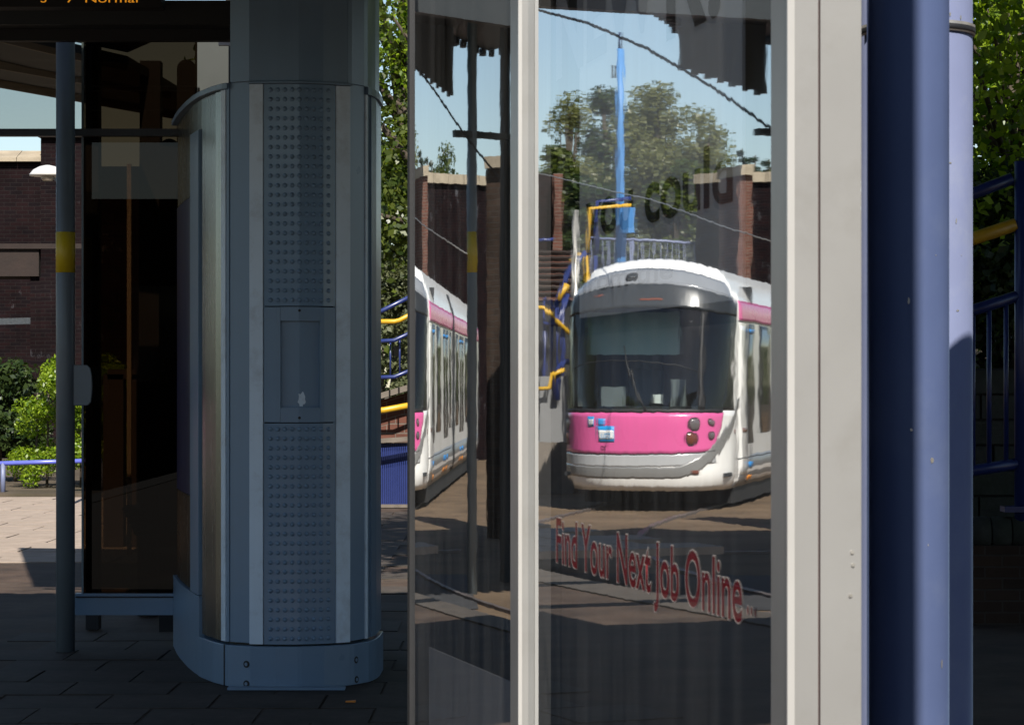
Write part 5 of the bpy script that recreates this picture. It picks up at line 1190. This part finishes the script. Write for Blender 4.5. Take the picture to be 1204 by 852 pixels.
box_rb(634, 668, 442, 0, 39.4, .6, M['tram_grey'], 'concrete_block', sp_, -.42)
box_rb(625, 675, 520, 0, 38.6, .25, M['kerb'], 'step_kerb', sp_, -.42)
hr = thing('stair_handrails', 'zigzag blue and yellow handrails mirrored beside the brick steps', 'handrail', tuple(RB(660, 0, 40)))
def tr_(pts, d, r, m, name): mb = MB(); mb.tube([RB(x, y, d) for x, y in pts], r, 8); return mb.build(name, M[m], hr)
tr_([(628, 360), (640, 362), (672, 394)], 40, .035, 'yellow_rail', 'yellow_rail'); tr_([(656, 353), (667, 334)], 40, .04, 'yellow_rail', 'yellow_rail'); tr_([(672, 308), (683, 299)], 40.4, .05, 'yellow_rail', 'yellow_rail')
tr_([(690, 300), (694.5, 245), (742, 241)], 41.5, .032, 'yellow_rail', 'yellow_rail'); tr_([(632, 457), (646, 456), (650, 440), (664, 434)], 39.2, .035, 'yellow_rail', 'yellow_rail')
tr_([(640, 350), (652, 364), (670, 316), (690, 296)], 40.2, .045, 'blue_rail', 'blue_rail'); tr_([(640, 380), (656, 382), (668, 345)], 40.1, .035, 'blue_rail', 'blue_rail')
tr_([(654, 470), (656, 432), (666, 425), (672, 425)], 39.3, .05, 'blue_rail', 'blue_rail'); tr_([(700, 300), (703, 237), (742, 233)], 41.8, .035, 'blue_rail', 'blue_rail'); tr_([(628, 283), (652, 281)], 44, .03, 'blue_rail', 'blue_rail')
for x in (648, 655, 662): tr_([(x, 352 - (x - 648) * .8), (x, 480)], 40.1, .022, 'blue_rail', 'baluster')
tr_([(700, 300), (700, 520)], 41.8, .035, 'blue_rail', 'post'); tr_([(690, 300), (690, 520)], 41.5, .035, 'yellow_rail', 'post'); tr_([(640, 350), (640, 520)], 40.2, .03, 'blue_rail', 'post'); tr_([(672, 394), (672, 520)], 40, .03, 'yellow_rail', 'post')
fr_ = thing('platform_fence', 'pale blue railing with thin balusters mirrored just above the tram roof', 'fence', tuple(RB(760, 0, 53)))
mb = MB(); mb.tube([RB(694, 280, 53), RB(770, 283, 53), RB(842, 287.5, 53)], .032, 8); mb.build('rail', M['mast_blue'], fr_)
mb = MB(); mb.tube([RB(694, 345, 53), RB(842, 348, 53)], .026, 8); mb.build('rail', M['mast_blue'], fr_)
x = 695
while x < 842:
    big = (int(x) // 37) != (int(x - 3.4) // 37); mb = MB(); mb.tube([RB(x, 281 + (x - 694) * .048, 53), RB(x, 420 if big else 347, 53)], .030 if big else .011, 6); mb.build('post' if big else 'baluster', M['mast_blue'], fr_); x += 3.4 if x > 800 else 6.8
gb = thing('bank_shrub', 'pale green shrubby bank mirrored behind the blue railing', 'shrub', tuple(RB(760, 0, 56))); cs, rs = [], []
for k in range(60): cs.append(tuple(RB(rng.uniform(690, 850), rng.uniform(290, 420), 56 + rng.uniform(0, 1.5)))); rs.append(rng.uniform(.35, .6))
crown_obj('foliage', gb, M['leaf_grey'], cs, rs, 9000, .14, rng=rng)
mb = MB()
for px in (700, 740, 780, 820): p = RB(px, 0, 57); mb.tube([(p.x, p.y, -.42), (p.x, p.y, 1.2)], [.04, .02], 5)
mb.build('stem', M['bark'], gb)
def rb_tree(px, y_top, d, wpx, label, m, n, leaf, seed, narrow=1.0, lobes=20, sq=.8):
    p = RB(px, 0, d); h = Zof(y_top, d) + .4; return tree('tree', label, (p.x, p.y, -.4), h, wpx / F * d / 2 * 1.12, m, leaf=leaf, n=n, trunk_h=h * .32, seed=seed, lobes=lobes, squash=sq)
rb_tree(775, 88, 62, 155, 'broad olive green tree mirrored above the middle of the tram', M['leaf_olive'], 42000, .105, 31, lobes=60)
rb_tree(822, 118, 60, 80, 'lower hazy olive tree mirrored right of the tallest crown', M['leaf_olive'], 14000, .10, 44, lobes=34)
rb_tree(715, 86, 66, 62, 'dark tree mirrored just left of the bright blue mast', M['leaf_dark'], 15000, .11, 32, lobes=34)
rb_tree(670, 95, 60, 58, 'open pale tree mirrored at the left end of the tree line', M['leaf_olive'], 9000, .10, 33, lobes=34)
rb_tree(655, 160, 58, 50, 'low tree mirrored behind the brick pier', M['leaf_mid'], 9000, .12, 38, lobes=18)
rb_tree(832, 112, 64, 58, 'thin pale young tree mirrored right of the olive tree', M['leaf_olive'], 7000, .10, 34, lobes=30)
rb_tree(700, 190, 57, 90, 'shaded undergrowth tree mirrored behind the yellow rail', M['leaf_dark'], 14000, .12, 35, lobes=26)
rb_tree(800, 170, 58, 110, 'mid green bushy tree mirrored above the blue railing', M['leaf_mid'], 18000, .12, 39, lobes=30)
for (px, yt, d, lab, sd) in ((873, 172, 66, 'small conifer mirrored above the bridge wall end', 36), (903, 178, 64, 'second conifer mirrored at the edge of the wide pane', 37)):
    p = RB(px, 0, d); conifer(lab, (p.x, p.y, -.4), Zof(yt, d) + .4, .75, M['conifer'], seed=sd)
p = RA(527, 0, 60); tree('birch_tree', 'upright green tree mirrored beyond the coping in the narrow pane', (p.x, p.y, -.4), Zof(158, 60) + .4, 1.9, M['leaf_mid'], leaf=.12, n=14000, trunk_h=2.2, seed=41, lobes=24)
p = RA(502, 0, 62); conifer('slim conifer mirrored at the left of the narrow pane', (p.x, p.y, -.4), Zof(178, 62) + .4, .5, M['conifer'], seed=42)
p = RA(489, 0, 60); tree('birch_tree', 'low rounded tree mirrored at the left edge of the narrow pane', (p.x, p.y, -.4), Zof(182, 60) + .4, 1.6, M['leaf_mid'], leaf=.12, n=11000, trunk_h=2.0, seed=43, lobes=20)
# distant tree belt closing the horizon
far = np.random.RandomState(9); cs, rs = [], []
for k in range(260):
    az = R(far.uniform(-75, 40)); d = far.uniform(150, 190); h = far.uniform(2, 9); cs.append((math.sin(az) * d, math.cos(az) * d, h * .5)); rs.append(far.uniform(2.5, 4.5))
o = crown_obj('distant_woods', None, M['leaf_mid'], cs, rs, 26000, .9, rng=far); stuff(o); o['label'] = 'distant belt of trees closing the horizon'

# ================================================================== BEHIND THE CAMERA: unseen building and trees added to dim the sky light
hb_ = thing('station_building', 'long brick station building behind the camera side of the platform', 'building', (0, -20, 0))
mb = MB(); q = [(-30, -20), (34, -20), (34, -30), (-30, -30)][::-1]; mb.hexa([(x, y, -.42) for x, y in q] + [(x, y, 4.6) for x, y in q]); mb.build('wall', M['brick_dark'], hb_)
first = None
for k in range(12):
    for fl in range(1):
        if first is None: mb = MB(); mb.box((0, 0, 0), (1.5, .08, 1.7)); first = o = mb.build('window', M['tram_dark'], hb_)
        else: o = copy_obj(first)
        o.location = (-26 + k * 5, -19.97, 2.2 + fl * 3.9)
for k in range(3):
    a_ = R(108 + k * 16); d = 17; tree('plane_tree', ('plane tree on the bank level with the camera', 'middle plane tree behind the camera on the bank', 'plane tree nearest the brick station building')[k], (math.sin(a_) * d, math.cos(a_) * d, -.4), 10, 4.6, M['leaf_dark'], leaf=.6, n=1500, trunk_h=2, seed=70 + k, lobes=26, group='plane trees along the bank')
